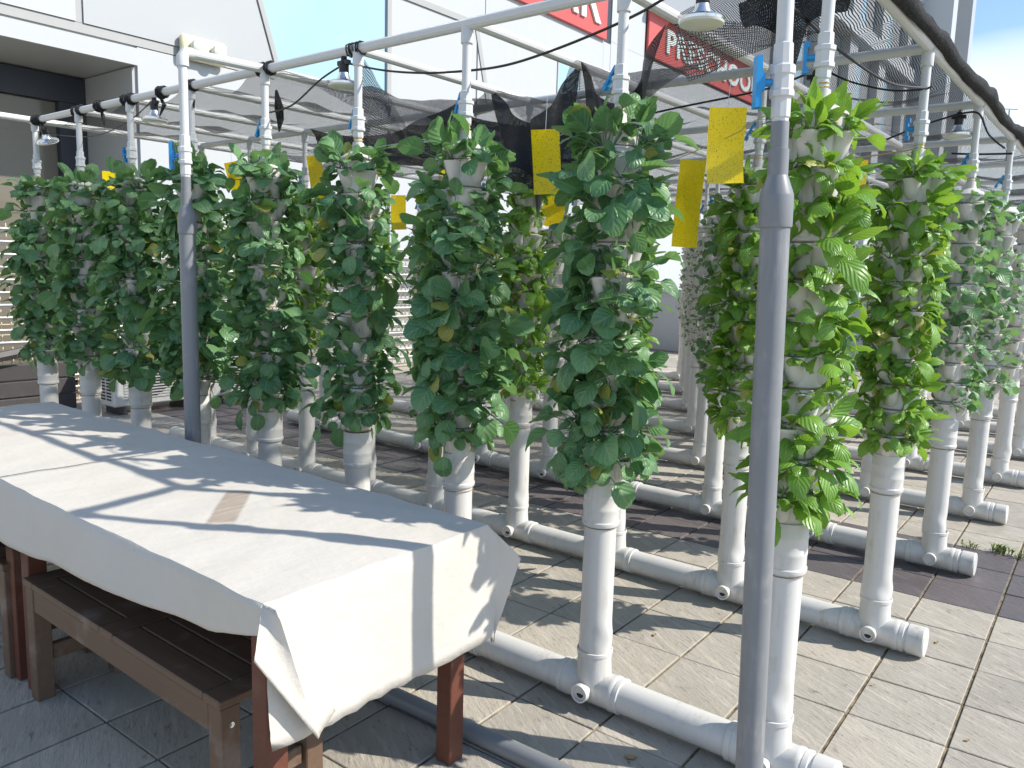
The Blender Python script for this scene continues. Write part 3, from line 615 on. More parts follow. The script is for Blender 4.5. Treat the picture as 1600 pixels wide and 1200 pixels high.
# ------------------------------------------------------------------ leaves and plants
def leaf_arrays(kind, seed, lo=False):
    rr = random.Random(seed*13+(5 if kind == 'bright' else 0))
    up = seed % 3 == 0          # a third of the leaves stand up, the others arch over and hang
    if kind == 'dark':
        pl_, L, W = rr.uniform(0.060, 0.130), rr.uniform(0.076, 0.112), rr.uniform(0.41, 0.48)
        if up: e0, e1, e2 = rad(rr.uniform(50, 80)), rad(rr.uniform(40, 75)), rad(rr.uniform(10, 60))
        else: e0, e1, e2 = rad(rr.uniform(15, 65)), rad(rr.uniform(-30, 20)), rad(rr.uniform(-95, -50))
        fold = rr.uniform(-0.22, 0.25)
        def width(t): return math.sin(math.pi*min(1, t**0.88))**0.5 if 0 < t < 1 else 0.0
    else:
        pl_, L, W = rr.uniform(0.035, 0.075), rr.uniform(0.080, 0.115), rr.uniform(0.25, 0.31)
        if up: e0, e1, e2 = rad(rr.uniform(50, 80)), rad(rr.uniform(30, 70)), rad(rr.uniform(-20, 40))
        else: e0, e1, e2 = rad(rr.uniform(25, 70)), rad(rr.uniform(-10, 40)), rad(rr.uniform(-100, -45))
        fold = rr.uniform(-0.40, 0.05)
        def width(t): return math.sin(math.pi*min(1, t**0.9))**0.75*(0.85+0.3*t) if 0 < t < 1 else 0.0
    nl, nw = (3, 2) if lo else (6, 4)
    # spine
    sp = [Vector((0, 0, 0))]; np_ = 1 if lo else 2; p = Vector((0, 0, 0)); side = rr.uniform(-.35, .35)
    for k in range(np_):
        e = e0+(e1-e0)*(k+.5)/np_*0.7; p = p+Vector((math.cos(e), side*0.2, math.sin(e)))*pl_/np_; sp.append(p.copy())
    bs = [p.copy()]; es = []
    TS = [0, 0.10, 0.28, 0.52, 0.75, 0.92, 1.0] if nl == 6 else [0, 0.25, 0.72, 1.0]
    for k in range(nl):
        t = (TS[k]+TS[k+1])/2; e = (e0*0.3+e1*0.7)*(1-t)+e2*t; es.append(e)
        p = p+Vector((math.cos(e), side*0.25*t, math.sin(e)))*L*(TS[k+1]-TS[k]); bs.append(p.copy())
    vs, fs, uv = [], [], []
    w_ph = rr.uniform(0, 6.28)
    for k in range(nl+1):
        t = TS[k]; e = es[min(k, nl-1)]; nrm = Vector((-math.sin(e), 0, math.cos(e)))
        w = L*W*(width(min(max(t, 0.02), 0.985)) if 0 < k < nl else (0.12 if k == 0 else (0.30 if kind == 'dark' else 0.46)))
        for j in range(nw+1):
            q = j/nw*2-1
            off = abs(q)**1.5*fold*w+(0.09 if kind == 'dark' else 0.03)*w*math.sin(w_ph+t*7+q*2.2)*abs(q)
            vs.append(bs[k]+Vector((0, 1, 0))*q*w+nrm*off); uv.append((0.04+0.96*t, 0.5+0.5*q))
    for k in range(nl):
        for j in range(nw):
            a = k*(nw+1)+j; fs.append((a, a+nw+1, a+nw+2, a+1))
    # petiole
    o = len(vs); n = 3; R0, R1 = (0.0026, 0.0020) if kind == 'dark' else (0.0045, 0.0030)
    for k, c in enumerate(sp):
        r_ = R0+(R1-R0)*k/max(1, len(sp)-1)
        for j in range(n):
            a = 2*math.pi*j/n; vs.append(c+Vector((0.6*math.sin(a)*r_*-1, math.cos(a)*r_, math.sin(a)*r_))); uv.append((0.0, 0.5))
    for k in range(len(sp)-1):
        for j in range(n):
            fs.append((o+k*n+j, o+k*n+(j+1) % n, o+(k+1)*n+(j+1) % n, o+(k+1)*n+j))
    return vs, fs, uv
def leaf_mesh(kind, seed):
    vs, fs, uv = leaf_arrays(kind, seed); me = bpy.data.meshes.new('leaf_'+kind); me.from_pydata([v[:] for v in vs], [], fs)
    ul = me.uv_layers.new(name='UVMap'); li = [0]*len(me.loops); me.loops.foreach_get('vertex_index', li)
    ul.data.foreach_set('uv', [c for i in li for c in uv[i]]); me.polygons.foreach_set('use_smooth', [True]*len(me.polygons))
    me.materials.append(MATS['leaf_'+kind]); me.update(); return me
NVAR = 14
LEAF = {k: [leaf_mesh(k, s) for s in range(NVAR)] for k in ('dark', 'bright')}
LOW = {k: [leaf_arrays(k, s, True) for s in range(NVAR)] for k in ('dark', 'bright')}
HI = {k: [leaf_arrays(k, s, False) for s in range(NVAR)] for k in ('dark', 'bright')}
def leaf_spec(kind, rr, top, scale):
    n = rr.randint(19, 24) if kind == 'dark' else rr.randint(18, 22); specs = []
    a0 = rr.uniform(0, 6.28)
    for k in range(n):
        az = a0+k*2.399+rr.uniform(-.35, .35); az = (az+math.pi) % (2*math.pi)-math.pi
        az *= 0.72     # crowd towards the open (outward) side
        s_ = scale*(rr.uniform(0.42, 0.98) if kind == 'dark' else rr.uniform(0.55, 1.02))*(0.72+0.28*math.cos(az*0.5)); tilt = rr.uniform(-0.35, 0.40); roll = rr.gauss(0, 0.5)
        if top and k % 4: tilt -= 0.45
        elif k % 4 == 1: tilt += rr.uniform(0.5, 1.0)
        elif kind == 'dark' and rr.random() < 0.3: tilt += 0.35
        specs.append((rr.randrange(NVAR), az, tilt, roll, s_))
    return specs
def side_name(phi):
    # phi measured from the direction towards the viewer, positive to the viewer's right
    d = math.degrees(phi)
    for a, nme in ((0, 'front face'), (45, 'front right'), (-45, 'front left'), (90, 'right side'), (-90, 'left side'), (135, 'back right'), (-135, 'back left')):
        if abs((d-a+180) % 360-180) < 12: return nme
    return 'back'
cand = {'dark': [], 'bright': []}; loose = []
TS_ = {(r, i): (RND.uniform(0.98, 1.12) if r == 0 else RND.uniform(0.9, 1.08)) for r in range(NROW) for i in range(NTOW)}; TS_[0, 1] = 1.06; TS_[0, 0] = 1.08
for (r, i), t in towers.items():
    kd = KIND[r, i]; kind = 'bright' if kd == 'bright' else 'dark'; x, y = t.location.x, t.location.y
    for k in range(NT):
        for q in range(4):
            # tier pockets: even tiers at -90 deg (towards -Y, the viewer), odd tiers turned 45 deg
            phi = q*math.pi/2+(math.pi/4 if k % 2 else 0); ang = -math.pi/2+phi
            z = Z0+k*TIER+0.076; pos = Vector((x+0.0665*math.cos(ang), y+0.0665*math.sin(ang), z))
            rr = random.Random(r*100000+i*1000+k*10+q)
            sc = {'dark': 1.08, 'bright': 1.06, 'dark_mid': 0.84, 'dark_small': 0.66, 'seedling': 0.46}[kd]*rr.uniform(0.82, 1.12)
            sc *= TS_[r, i]*(0.88 if rr.random() < 0.2 else 1.0)*(0.55 if rr.random() < 0.07 else 1.0)
            if kd == 'dark' and k == 0: sc *= 0.92
            if kd == 'bright' and r == 1: sc *= (1.0 if i < 2 else 0.95)
            if kd == 'bright' and r == 0 and math.sin(phi) < -0.3: sc *= 0.8
            if rr.random() < (0.06 if r == 0 else 0.12): continue
            nm = side_name((phi+math.pi) % (2*math.pi)-math.pi)
            d = (pos-CAM).length
            e = (d, r, i, k, nm, kind, kd, pos, ang, sc, rr)
            if kd in ('dark', 'bright') and nm != 'back' and not (r == 1 and (i > 5 or nm.startswith('back'))): cand[kind].append(e)
            else: loose.append(e)
TNAME = {(0, 0): 'tower behind the thick grey post', (0, 1): 'tower beside the table corner'}
def tname(r, i):
    if (r, i) in TNAME: return TNAME[r, i]
    return '%s row tower %s from right' % (rowname[r], ORD[i])
def tiername(k):
    if k == NT-1: return 'top tier'
    if k == 0: return 'bottom tier'
    return ORD[NT-1-k]+' tier down'
for kind in cand:
    cand[kind].sort(key=lambda e: e[0]); 
    for n_, e in enumerate(cand[kind]):
        if n_ >= 300: loose.append(e); continue
        d, r, i, k, nm, kd_, kd, pos, ang, sc, rr = e
        lab = '%s plant, %s, %s, %s' % ('dark broad leaved' if kind == 'dark' else 'bright spoon leaved', nm, tiername(k), tname(r, i))
        t = thing('kale_plant' if kind == 'dark' else 'bok_choy_plant', lab, 'plant', pos, (0, 0, ang), 'dark broad leaved plants in the towers' if kind == 'dark' else 'bright green plants in the towers')
        for (var, az, tilt, roll, s_) in leaf_spec(kind, rr, k == NT-1, sc):
            o = obj('leaf', LEAF[kind][var], t, (rr.uniform(-.012, .012), rr.uniform(-.012, .012), 0), (0, 0, 0), (s_, s_, s_))
            o.rotation_euler = (Matrix.Rotation(az, 3, 'Z') @ Matrix.Rotation(tilt, 3, 'Y') @ Matrix.Rotation(roll, 3, 'X')).to_euler()
# everything further back, one mass
V, Fc, UV, MI = [], [], [], []; off = 0
src = {}
for nm_, S in (('lo', LOW), ('hi', HI)):
    for kind in S:
        for s_, (vs, fs, uv) in enumerate(S[kind]): src[nm_, kind, s_] = (np.array([v[:] for v in vs], dtype=np.float32), np.array(fs, dtype=np.int32), np.array(uv, dtype=np.float32))
for e in loose:
    d, r, i, k, nm, kind, kd, pos, ang, sc, rr = e
    res = 'hi' if r == 0 or (r <= 2 and i == 0) else 'lo'
    specs = leaf_spec(kind, rr, k == NT-1, sc)
    if r > 1: specs = specs[:11]
    if kd == 'seedling': specs = specs[:7]
    base = Matrix.Translation(pos) @ Matrix.Rotation(ang, 4, 'Z')
    for (var, az, tilt, roll, s_) in specs:
        M = base @ Matrix.Rotation(az, 4, 'Z') @ Matrix.Rotation(tilt, 4, 'Y') @ Matrix.Rotation(roll, 4, 'X') @ Matrix.Scale(s_, 4)
        A = np.array(M, dtype=np.float32); vv, ff, uu = src[res, kind, var]
        V.append(vv @ A[:3, :3].T+A[:3, 3]); Fc.append(ff+off); UV.append(uu[ff.reshape(-1)]); MI.append(np.full(len(ff), 0 if kind == 'dark' else 1, dtype=np.int32)); off += len(vv)
V = np.concatenate(V); Fc = np.concatenate(Fc); UV = np.concatenate(UV); MI = np.concatenate(MI)
me = bpy.data.meshes.new('foliage'); me.vertices.add(len(V)); me.vertices.foreach_set('co', V.reshape(-1))
me.loops.add(Fc.size); me.loops.foreach_set('vertex_index', Fc.reshape(-1)); me.polygons.add(len(Fc))
me.polygons.foreach_set('loop_start', np.arange(len(Fc), dtype=np.int32)*4)
ul = me.uv_layers.new(name='UVMap'); ul.data.foreach_set('uv', UV.reshape(-1)); me.materials.append(MATS['leaf_dark']); me.materials.append(MATS['leaf_bright'])
me.polygons.foreach_set('material_index', MI); me.polygons.foreach_set('use_smooth', np.ones(len(Fc), dtype=bool)); me.update(calc_edges=True); me.validate()
tag(obj('tower_foliage', me), 'mass of small green plants in the farther towers', 'plants', kind='stuff')

# ------------------------------------------------------------------ tables, cloths and benches
def table(x0, x1, label):
    t = thing('table', label, 'table', ((x0+x1)/2, -0.89, 0)); cx = (x0+x1)/2; hx = (x1-x0)/2; hy = 0.355
    for k in range(6):
        y = -hy+k*2*hy/6; m = MB(); m.box((-hx, y, 0.712), (hx, y+2*hy/6-0.006, 0.738), 0, 0.002); obj('top_plank', m.mesh('top_plank', 'wood_red', False), t)
    for sx in (-1, 1):
        for sy in (-1, 1):
            m = MB(); cx_, cy_ = sx*(hx-0.045), sy*(hy-0.035); m.box((cx_-0.03, cy_-0.03, 0), (cx_+0.03, cy_+0.03, 0.711), 0, 0.003); obj('leg', m.mesh('leg', 'wood_red', False), t)
    for sy in (-1, 1):
        m = MB(); m.box((-hx+0.08, sy*(hy-0.035)-0.012, 0.62), (hx-0.08, sy*(hy-0.035)+0.012, 0.709), 0, 0.002); obj('apron', m.mesh('apron', 'wood_red', False), t)
    for sx in (-1, 1):
        m = MB(); m.box((sx*(hx-0.045)-0.012, -hy+0.07, 0.62), (sx*(hx-0.045)+0.012, hy-0.07, 0.709), 0, 0.002); obj('apron', m.mesh('apron', 'wood_red', False), t)
    return t
table(-2.195, -0.745, 'red brown wooden table with square legs under the near white cloth')
table(-3.66, -2.235, 'wooden table under the far white cloth at the left')
def bench(x0, x1, label):
    yf, yb, zt = -1.262, -0.935, 0.43; t = thing('bench', label, 'bench', (x0, yf, 0)); L = x1-x0; D = yb-yf
    def part(n, a, b_, bev=0.003): m = MB(); m.box(a, b_, 0, bev); return obj(n, m.mesh(n, 'wood_bench', False), t)
    for xa, xb in ((0.0, 0.075), (L-0.075, L), (L/2-0.04, L/2+0.04)): part('cross_board', (xa, 0, zt-0.024), (xb, D, zt))
    for xa, xb in ((0.078, L/2-0.043), (L/2+0.043, L-0.078)):
        n = 4; w_ = D/n
        for k in range(n): part('seat_slat', (xa, k*w_+(0.0 if k == 0 else 0.003), zt-0.022), (xb, (k+1)*w_-0.003, zt-0.002 if k else zt-0.001))
    for xa in (0.006, L-0.062):
        for ya in (0.006, D-0.062):
            lg = part('leg', (xa, ya, 0), (xa+0.056, ya+0.056, zt-0.026))
            if ya < 0.1:
                m = MB(); m.lathe([(0.008, 0), (0.008, 0.003), (0.003, 0.004)], 10, Matrix.Translation((xa+0.0562, ya+0.03, zt-0.075)) @ AXX); obj('bolt', m.mesh('bolt', 'chrome'), lg)
        part('stretcher', (xa+0.014, 0.066, 0.13), (xa+0.04, D-0.066, 0.185))
    part('rail', (0.066, 0.008, zt-0.105), (L-0.066, 0.034, zt-0.027)); part('rail', (0.066, D-0.034, zt-0.105), (L-0.066, D-0.008, zt-0.027))
bench(-2.115, -0.925, 'worn dark brown slatted bench pushed under the near table')
bench(-3.52, -2.285, 'dark brown bench at the left edge under the far table')

def tablecloth(x0, x1, y0, y1, zt, drop_end, drop_f, drop_b, end0, label, seed):
    # x1 = near end (towards +X). The skirt hangs on front (-Y), back (+Y) and the x1 end.
    rr = random.Random(seed); bm = bmesh.new(); N = Vector
    def topz(x, y): return zt+0.0025*math.sin(x*5.3+seed)+0.002*math.sin(y*9+x*3)+0.0016*math.sin(x*31+y*14)*math.sin(y*5+x*2)+0.0012*math.sin(y*37-x*17)
    cache = {}
    def vert(co):
        key = tuple(round(c, 5) for c in co)
        if key not in cache: cache[key] = bm.verts.new(co)
        return cache[key]
    def patch(fn, nu, nv):
        g_ = [[vert(fn(i/nu, j/nv)) for j in range(nv+1)] for i in range(nu+1)]
        for i in range(nu):
            for j in range(nv):
                q = [g_[i][j], g_[i+1][j], g_[i+1][j+1], g_[i][j+1]]; q2 = []
                for v in q:
                    if v not in q2: q2.append(v)
                if len(q2) >= 3:
                    try: bm.faces.new(q2)
                    except ValueError: pass
    NX, NY, ND = 46, 18, 12
    patch(lambda a, b_: N((x0+(x1-x0)*a, y0+(y1-y0)*b_, topz(x0+(x1-x0)*a, y0+(y1-y0)*b_))), NX, NY)
    def hangf(a, s_):     # front skirt, drop varies along the length
        x = x0+(x1-x0)*a; d = drop_f(a)*s_; bulge = 0.012*math.sin(a*11+seed)*s_+0.035*s_*(1-0.3*s_)*math.sin(a*3.1+0.4)**2
        return N((x, y0-0.006*(s_ > 0)-bulge, topz(x, y0)-d))
    patch(hangf, NX, ND)
    def hangb(a, s_):
        x = x0+(x1-x0)*a; d = drop_b*s_; return N((x, y1+0.004*(s_ > 0)+0.01*s_*(1+math.sin(a*17)), topz(x, y1)-d))
    patch(hangb, NX, ND)
    def hange(b_, s_):    # end skirt
        y = y0+(y1-y0)*b_; d = drop_end(b_)*s_
        return N((x1+0.004*(s_ > 0)+s_*0.010*math.sin(b_*7+1)+s_*s_*0.012, y, topz(x1, y)-d))
    if end0:
        patch(hange, NY, ND)
        # front corner: the spare cloth is folded into a flap lying on the end face
        c = N((x1, y0, topz(x1, y0)))
        def cornerf(th, s_):  # th 0 = front skirt edge, 1 = end skirt edge
            a = hangf(1.0, s_); e = hange(0.0, s_)
            tip = c+N((0.050+0.012*s_, 0.100*s_, -0.345*s_))
            tip2 = c+N((0.032, 0.150*s_, -0.315*s_)); tip0 = c+N((0.045*s_, -0.055*s_, -0.10*s_))
            K = [a, tip0, tip, tip+N((-0.004, 0.012*s_, 0.012*s_)), tip2+N((0.006, 0.02*s_, 0)), tip2+N((-0.012, 0.0, 0)), e]
            u = th*(len(K)-1); k = min(int(u), len(K)-2); f = u-k; f = f*f*(3-2*f)
            q = K[k].lerp(K[k+1], f); return q
        patch(cornerf, 24, ND)
        cb = N((x1, y1, topz(x1, y1)))
        def cornerb(th, s_):
            e = hange(1.0, s_); bq = hangb(1.0, s_)
            k_ = s_/0.33 if s_ < 0.33 else 1-(s_-0.33)/0.67*0.78
            mid = cb+N((0.082*k_, 0.062*k_, -0.10*s_/0.33 if s_ < 0.33 else -0.10-0.27*(s_-0.33)/0.67))
            crease = cb+N((0.022, 0.022, -0.37*s_)) if s_ > 0 else cb
            K = [e, crease.lerp(cb, 0) if s_ > 0 else cb, mid, mid+N((-0.012*s_, 0.012*s_, 0)), bq]
            u = th*(len(K)-1); k = min(int(u), len(K)-2); f = u-k
            return K[k].lerp(K[k+1], f)
        patch(cornerb, 16, ND)
    for v in bm.verts: v.co += Vector((rr.uniform(-1, 1), rr.uniform(-1, 1), rr.uniform(-1, 1)))*0.0006
    bmesh.ops.recalc_face_normals(bm, faces=bm.faces[:])
    me = bpy.data.meshes.new('tablecloth'); bm.to_mesh(me); bm.free(); me.materials.append(MATS['cloth'])
    me.polygons.foreach_set('use_smooth', [True]*len(me.polygons)); me.set_sharp_from_angle(angle=rad(42)); me.update()
    o = obj('tablecloth', me); so_ = o.modifiers.new('thickness', 'SOLIDIFY'); so_.thickness = 0.003; so_.offset = 0
    return tag(o, label, 'tablecloth', 'white cloths on the tables')
tablecloth(-2.24, -0.715, -1.275, -0.505, 0.752, lambda b_: 0.345+0.018*math.sin(b_*3.1)+0.004*math.sin(b_*60), lambda a: 0.155+0.05*max(0, 0.3-a)/0.3-0.075*max(0, a-.86)/.14+0.02*math.sin(a*6), 0.20, True, 'white cloth with a brown stain hanging over the near table end', 1)
tablecloth(-3.72, -2.205, -1.285, -0.50, 0.746, lambda b_: 0.3, lambda a: 0.26+0.02*math.sin(a*9), 0.22, False, 'plain white cloth over the far table at the left edge', 4)
# ------------------------------------------------------------------ shade net
def net_obj(name, fn, nu, nv, mat, label, su=1.0, sv=1.0):
    vs = [fn(i/nu, j/nv) for i in range(nu+1) for j in range(nv+1)]
    fs = [(i*(nv+1)+j, (i+1)*(nv+1)+j, (i+1)*(nv+1)+j+1, i*(nv+1)+j+1) for i in range(nu) for j in range(nv)]
    me = bpy.data.meshes.new(name); me.from_pydata([tuple(v) for v in vs], [], fs); ul = me.uv_layers.new(name='UVMap')
    li = [0]*len(me.loops); me.loops.foreach_get('vertex_index', li)
    ul.data.foreach_set('uv', [c for k in li for c in ((k//(nv+1))/nu*su, (k % (nv+1))/nv*sv)])
    me.materials.append(MATS[mat]); me.polygons.foreach_set('use_smooth', [True]*len(me.polygons)); me.update(); o = obj(name, me); return tag(o, label, 'net', 'black shade nets')
# main sheet; front edge follows ties on the cross pipes
FE = [(0.03, 0.30, H+0.05), (-0.30, 0.26, H+0.03), (-0.635, 0.345, H+0.02), (-0.80, 0.44, H-0.14), (-0.95, 0.52, H-0.22), (-1.08, 0.58, H-0.13), (-1.25, 0.634, H+0.02), (-1.40, 0.72, H-0.16), (-1.58, 0.82, H-0.20), (-1.72, 0.85, H-0.12),
      (-1.893, 0.876, H+0.02), (-2.02, 0.75, H-0.12), (-2.15, 0.62, H-0.17), (-2.30, 0.40, H-0.13), (-2.524, 0.03, H+0.03), (-2.84, 0.03, H-0.05), (-3.155, 0.02, H+0.03), (-3.47, 0.03, H-0.03), (-3.786, 0.02, H+0.03), (-4.1, 0.04, H-0.02), (-4.417, 0.02, H+0.03), (-4.75, 0.05, H-0.03), (-5.10, 0.03, H+0.02)]
FE = [Vector(p) for p in FE]
def fe(s_):
    u = s_*(len(FE)-1); k = min(int(u), len(FE)-2); f = u-k
    p0, p1, p2, p3 = FE[max(k-1, 0)], FE[k], FE[k+1], FE[min(k+2, len(FE)-1)]
    return 0.5*((2*p1)+(p2-p0)*f+(2*p0-5*p1+4*p2-p3)*f*f+(3*p1-p0-3*p2+p3)*f**3)
def main_net(s_, t_):
    p = fe(s_); yb = (NROW-1)*SY+0.1; x = p.x*(1-t_)+(0.03-5.13*s_)*t_; y = p.y+(yb-p.y)*t_
    fr = (y/SY) % 1.0; fx = ((-x)/SX) % 1.0
    sag = 0.075*math.sin(math.pi*fr)**2*math.sin(math.pi*fx)**1.0 if t_ > 0 else 0
    zt = H+0.045-sag+0.012*math.sin(x*11+y*7)+0.01*math.sin(y*23+x*3)
    w = max(0.0, 1-(y-p.y)/0.55); w = w*w*(3-2*w)
    return Vector((x, y, p.z*w+zt*(1-w)))
net_obj('shade_net', main_net, 150, 120, 'net_fine', 'black shade net stretched over the overhead pipes', 5.2, 8.0)
# hanging curtain of spare net between the third and fourth tower
def curtain(x0, y0, x1, y1, zt, zb, wav, seed):
    def f(a, b_):
        x = x0+(x1-x0)*a; y = y0+(y1-y0)*a; bot = zb(a); top = zt(a); z = top+(bot-top)*b_
        n = wav*(0.4+b_)*math.sin(a*10+seed+2.2*b_)+0.4*wav*math.sin(a*21+seed*2+1.5*b_)
        pin = 1-0.25*b_
        cx = (x0+x1)/2; return Vector((cx+(x-cx)*pin+n*0.35, y+n, z))
    return f
net_obj('hanging_net', curtain(-1.26, 0.66, -1.90, 0.90, lambda a: H+0.02-0.20*math.sin(math.pi*a)**1.1, lambda a: 1.90-0.17*math.exp(-((a-0.35)/0.16)**2)+0.22*a*a, 0.035, 1), 60, 30, 'net_dense', 'crumpled black net hanging in folds behind the third tower', 0.7, 0.55)
net_obj('hanging_net', curtain(-0.70, 0.40, -1.24, 0.66, lambda a: H+0.02-0.22*math.sin(math.pi*a)**1.2, lambda a: 2.03+0.10*abs(a-.5), 0.03, 4), 50, 20, 'net_dense', 'black net gathered in a swag behind the second tower', 0.6, 0.25)
net_obj('hanging_net', curtain(-1.93, 0.06, -2.25, 0.68, lambda a: H+0.01-0.22*a, lambda a: 2.06-0.02*a, 0.012, 2), 34, 24, 'net_coarse', 'open black net draped from the fourth tower pipe', 0.7, 0.3)
net_obj('hanging_net', curtain(-2.05, 0.80, -3.2, 0.75, lambda a: 2.33-0.10*math.sin(math.pi*a)-0.04*a, lambda a: 2.02+0.08*a, 0.03, 3), 60, 20, 'net_dense', 'black net sagging low behind the fifth tower', 1.2, 0.25)
net_obj('hanging_net', curtain(-1.28, 1.05, -2.15, 0.98, lambda a: 2.30-0.08*math.sin(math.pi*a), lambda a: 1.96+0.05*math.sin(a*9), 0.03, 8), 60, 20, 'net_dense', 'black net sagging low between the third and fourth tower', 1.0, 0.3)
net_obj('hanging_net', curtain(-0.64, 0.35, -0.20, 0.95, lambda a: H+0.03, lambda a: H-0.20+0.30*a, 0.012, 5), 40, 18, 'net_coarse', 'open black net flap in front of the preschool sign', 0.75, 0.2)
net_obj('hanging_net', curtain(-0.02, 0.30, -0.42, 0.36, lambda a: H+0.06-0.03*a, lambda a: H-0.06-0.16*math.exp(-((a-.45)/.2)**2), 0.025, 6), 40, 16, 'net_dense', 'dark bunched net corner between the two right posts', 0.45, 0.2)
# rolled net edge on the right
pts = []; rs = []
for k in range(90):
    y = 0.18+k*0.092; pts.append((0.035+0.006*math.sin(k*0.37), y, H+0.045+0.003*math.sin(k*1.7)-0.02*math.sin(math.pi*((y/SY) % 1)))); rs.append(0.027+0.004*math.sin(k*0.55)*math.sin(k*0.23)+RND.uniform(-.0025, .0025)+(0.006 if abs(((y/SY+.5) % 1)-.5) < 0.05 else 0))
m = MB(); m.tube(pts, rs, 12); tag(obj('net_roll', m.mesh('net_roll', 'net_roll', True, 80)), 'rolled up black net edge running away along the right hand pipes', 'net')
# black ties on the front pipe
tie_spots = [(-1.893, 0.0, 'black string ties on the pipe at the fourth tower'), (-3.155, 0, 'black net knot on the pipe at the sixth tower'), (-3.45, 0, 'black net wrap on the pipe above the hanging lamp'), (-3.786, 0, 'black net knot on the pipe at the seventh tower'), (-4.12, 0, 'black net knot between the seventh and eighth tower tops'), (-4.417, 0, 'black net knot on the pipe at the eighth tower'), (-4.98, 0, 'black net knot on the pipe at the leftmost front tower'), (-2.524, 0, 'black net knot on the pipe at the fifth tower')]
for n_, (x, y, lab) in enumerate(tie_spots):
    m = MB(); rr = random.Random(n_)
    for q in range(7):
        a0 = rr.uniform(0, 6); dx = rr.uniform(-.05, .05); m.tube([(x+dx+rr.uniform(-.006, .006), y+math.cos(a0+a*0.8)*(BR+.006), H+0.012+math.sin(a0+a*0.8)*(BR+.006)) for a in range(9)], rr.uniform(0.003, 0.010) if n_ else 0.003, 5)
    m.tube([(x, y, H-0.015), (x+rr.uniform(-.02, .02), y+.01, H-0.05), (x+rr.uniform(-.03, .03), y, H-rr.uniform(.07, .12))], [0.008, 0.012, 0.003] if n_ else 0.0015, 5)
    tag(obj('net_tie', m.mesh('net_tie', 'net_roll')), lab, 'tie', 'black ties on the front pipe')
m = MB(); m.tube([(-2.72, 0.2, H-.02), (-2.70, 0.2, H-.10), (-2.69, 0.2, H-.16), (-2.70, 0.2, H-.22)], [0.006, 0.022, 0.018, 0.003], 8); tag(obj('net_tie', m.mesh('net_tail', 'net_roll')), 'black net tail dangling left of the fifth tower top', 'tie', 'black ties on the front pipe')

# ------------------------------------------------------------------ lamps and cables
def lamp(x, y, z, label, tilt=0.0):
    t = thing('hanging_lamp', label, 'lamp', (x, y, z), (rad(tilt), rad(tilt*0.6), 0), 'grow lamps under the frame')
    m = MB(); m.lathe([(0.0, -0.115), (0.050, -0.113), (0.064, -0.108), (0.066, -0.102)], 26, None, 0, False, False); obj('lens', m.mesh('lens', 'lamp_glass'), t)
    m = MB(); m.lathe([(0.066, -0.102), (0.0665, -0.094), (0.060, -0.088), (0.030, -0.078), (0.022, -0.062), (0.020, -0.052)], 26, None, 0, False, False); obj('reflector', m.mesh('reflector', 'chrome'), t)
    m = MB(); m.lathe([(0.018, -0.056), (0.020, -0.050), (0.020, -0.020), (0.014, -0.012), (0.012, 0.012)], 16); m.obox((0, 0, -0.012), (0.032, 0, 0), (0, 0.010, 0), (0, 0, 0.009)); obj('socket', m.mesh('socket', 'plastic_black'), t)
    m = MB(); m.tube([(0, 0, 0.0), (0.003, 0, 0.03)], 0.004, 6); obj('hook', m.mesh('hook', 'plastic_black'), t)
lamp(-0.36, -0.01, H-0.03, 'chrome grow lamp near the top edge right of the second tower')
lamp(-1.97, 0.0, H-0.02, 'grow lamp hanging just left of the fourth tower')
lamp(-3.52, 0.0, H-0.02, 'grow lamp hanging left of the slim grey post')
lamp(-4.93, 0.0, H-0.03, 'tilted grow lamp at the far left end of the front row', 20)
lamp(-0.09, 2*SY, H-0.03, 'grow lamp under the rolled net edge at right')
lamp(-3.62, SY, H-0.03, 'grow lamp under the dark net right of the fifth tower')
lamp(-0.42, SY, H-0.03, 'grow lamp half hidden behind the bright green tower valve')
def cable(pts, r, label, mat='plastic_black', name='cable', grp='black cables in the frame'):
    P_ = [Vector(p) for p in pts]; q = []
    for k in range(len(P_)-1):
        p0, p1, p2, p3 = P_[max(k-1, 0)], P_[k], P_[k+1], P_[min(k+2, len(P_)-1)]
        for s_ in range(8):
            f = s_/8; q.append(0.5*((2*p1)+(p2-p0)*f+(2*p0-5*p1+4*p2-p3)*f*f+(3*p1-p0-3*p2+p3)*f**3))
    q.append(P_[-1]); m = MB(); m.tube(q, r, 6); return tag(obj(name, m.mesh(name, mat)), label, 'cable' if 'cable' in name else 'twine', grp)
def on_y(u, v, y):
    d = ray(u, v); return CAM+d*((y-CAM.y)/d.y)
cable([on_y(u, v, 0.035) for u, v in ((548, 100), (600, 110), (660, 114), (725, 111), (790, 102), (860, 80), (940, 48), (1000, 20), (1050, -8), (1085, -12))], 0.0045, 'black cable sagging from the fourth tower lamp to the top right lamp')
cable([on_y(u, v, 0.04) for u, v in ((410, 178), (455, 165), (500, 125), (535, 102), (548, 98))], 0.004, 'black cable dropping left from the fourth tower lamp')
cable([Vector((-0.36, 0.0, H-0.035)), Vector((-0.20, 0.15, H-0.05)), Vector((-0.12, 0.5, H-0.13)), Vector((-0.05, 0.85, H-0.17)), Vector((0.01, SY, H-0.135))], 0.0045, 'black cable curving right from the top lamp to the second row')
cable([on_y(u, v, 1.10) for u, v in ((880, 205), (960, 190), (1060, 168), (1190, 141), (1260, 116))], 0.0045, 'black cable behind the big yellow trap')
cable([on_y(u, v, 1.16) for u, v in ((1290, 110), (1330, 128), (1390, 141), (1440, 140), (1456, 135))], 0.004, 'black cable looping to the tower at the second row end')
cable([on_y(u, v, 2.30) for u, v in ((1385, 218), (1430, 200), (1475, 185), (1505, 177), (1530, 178), (1545, 210), (1570, 232))], 0.005, 'black cable through the lamp under the rolled net')
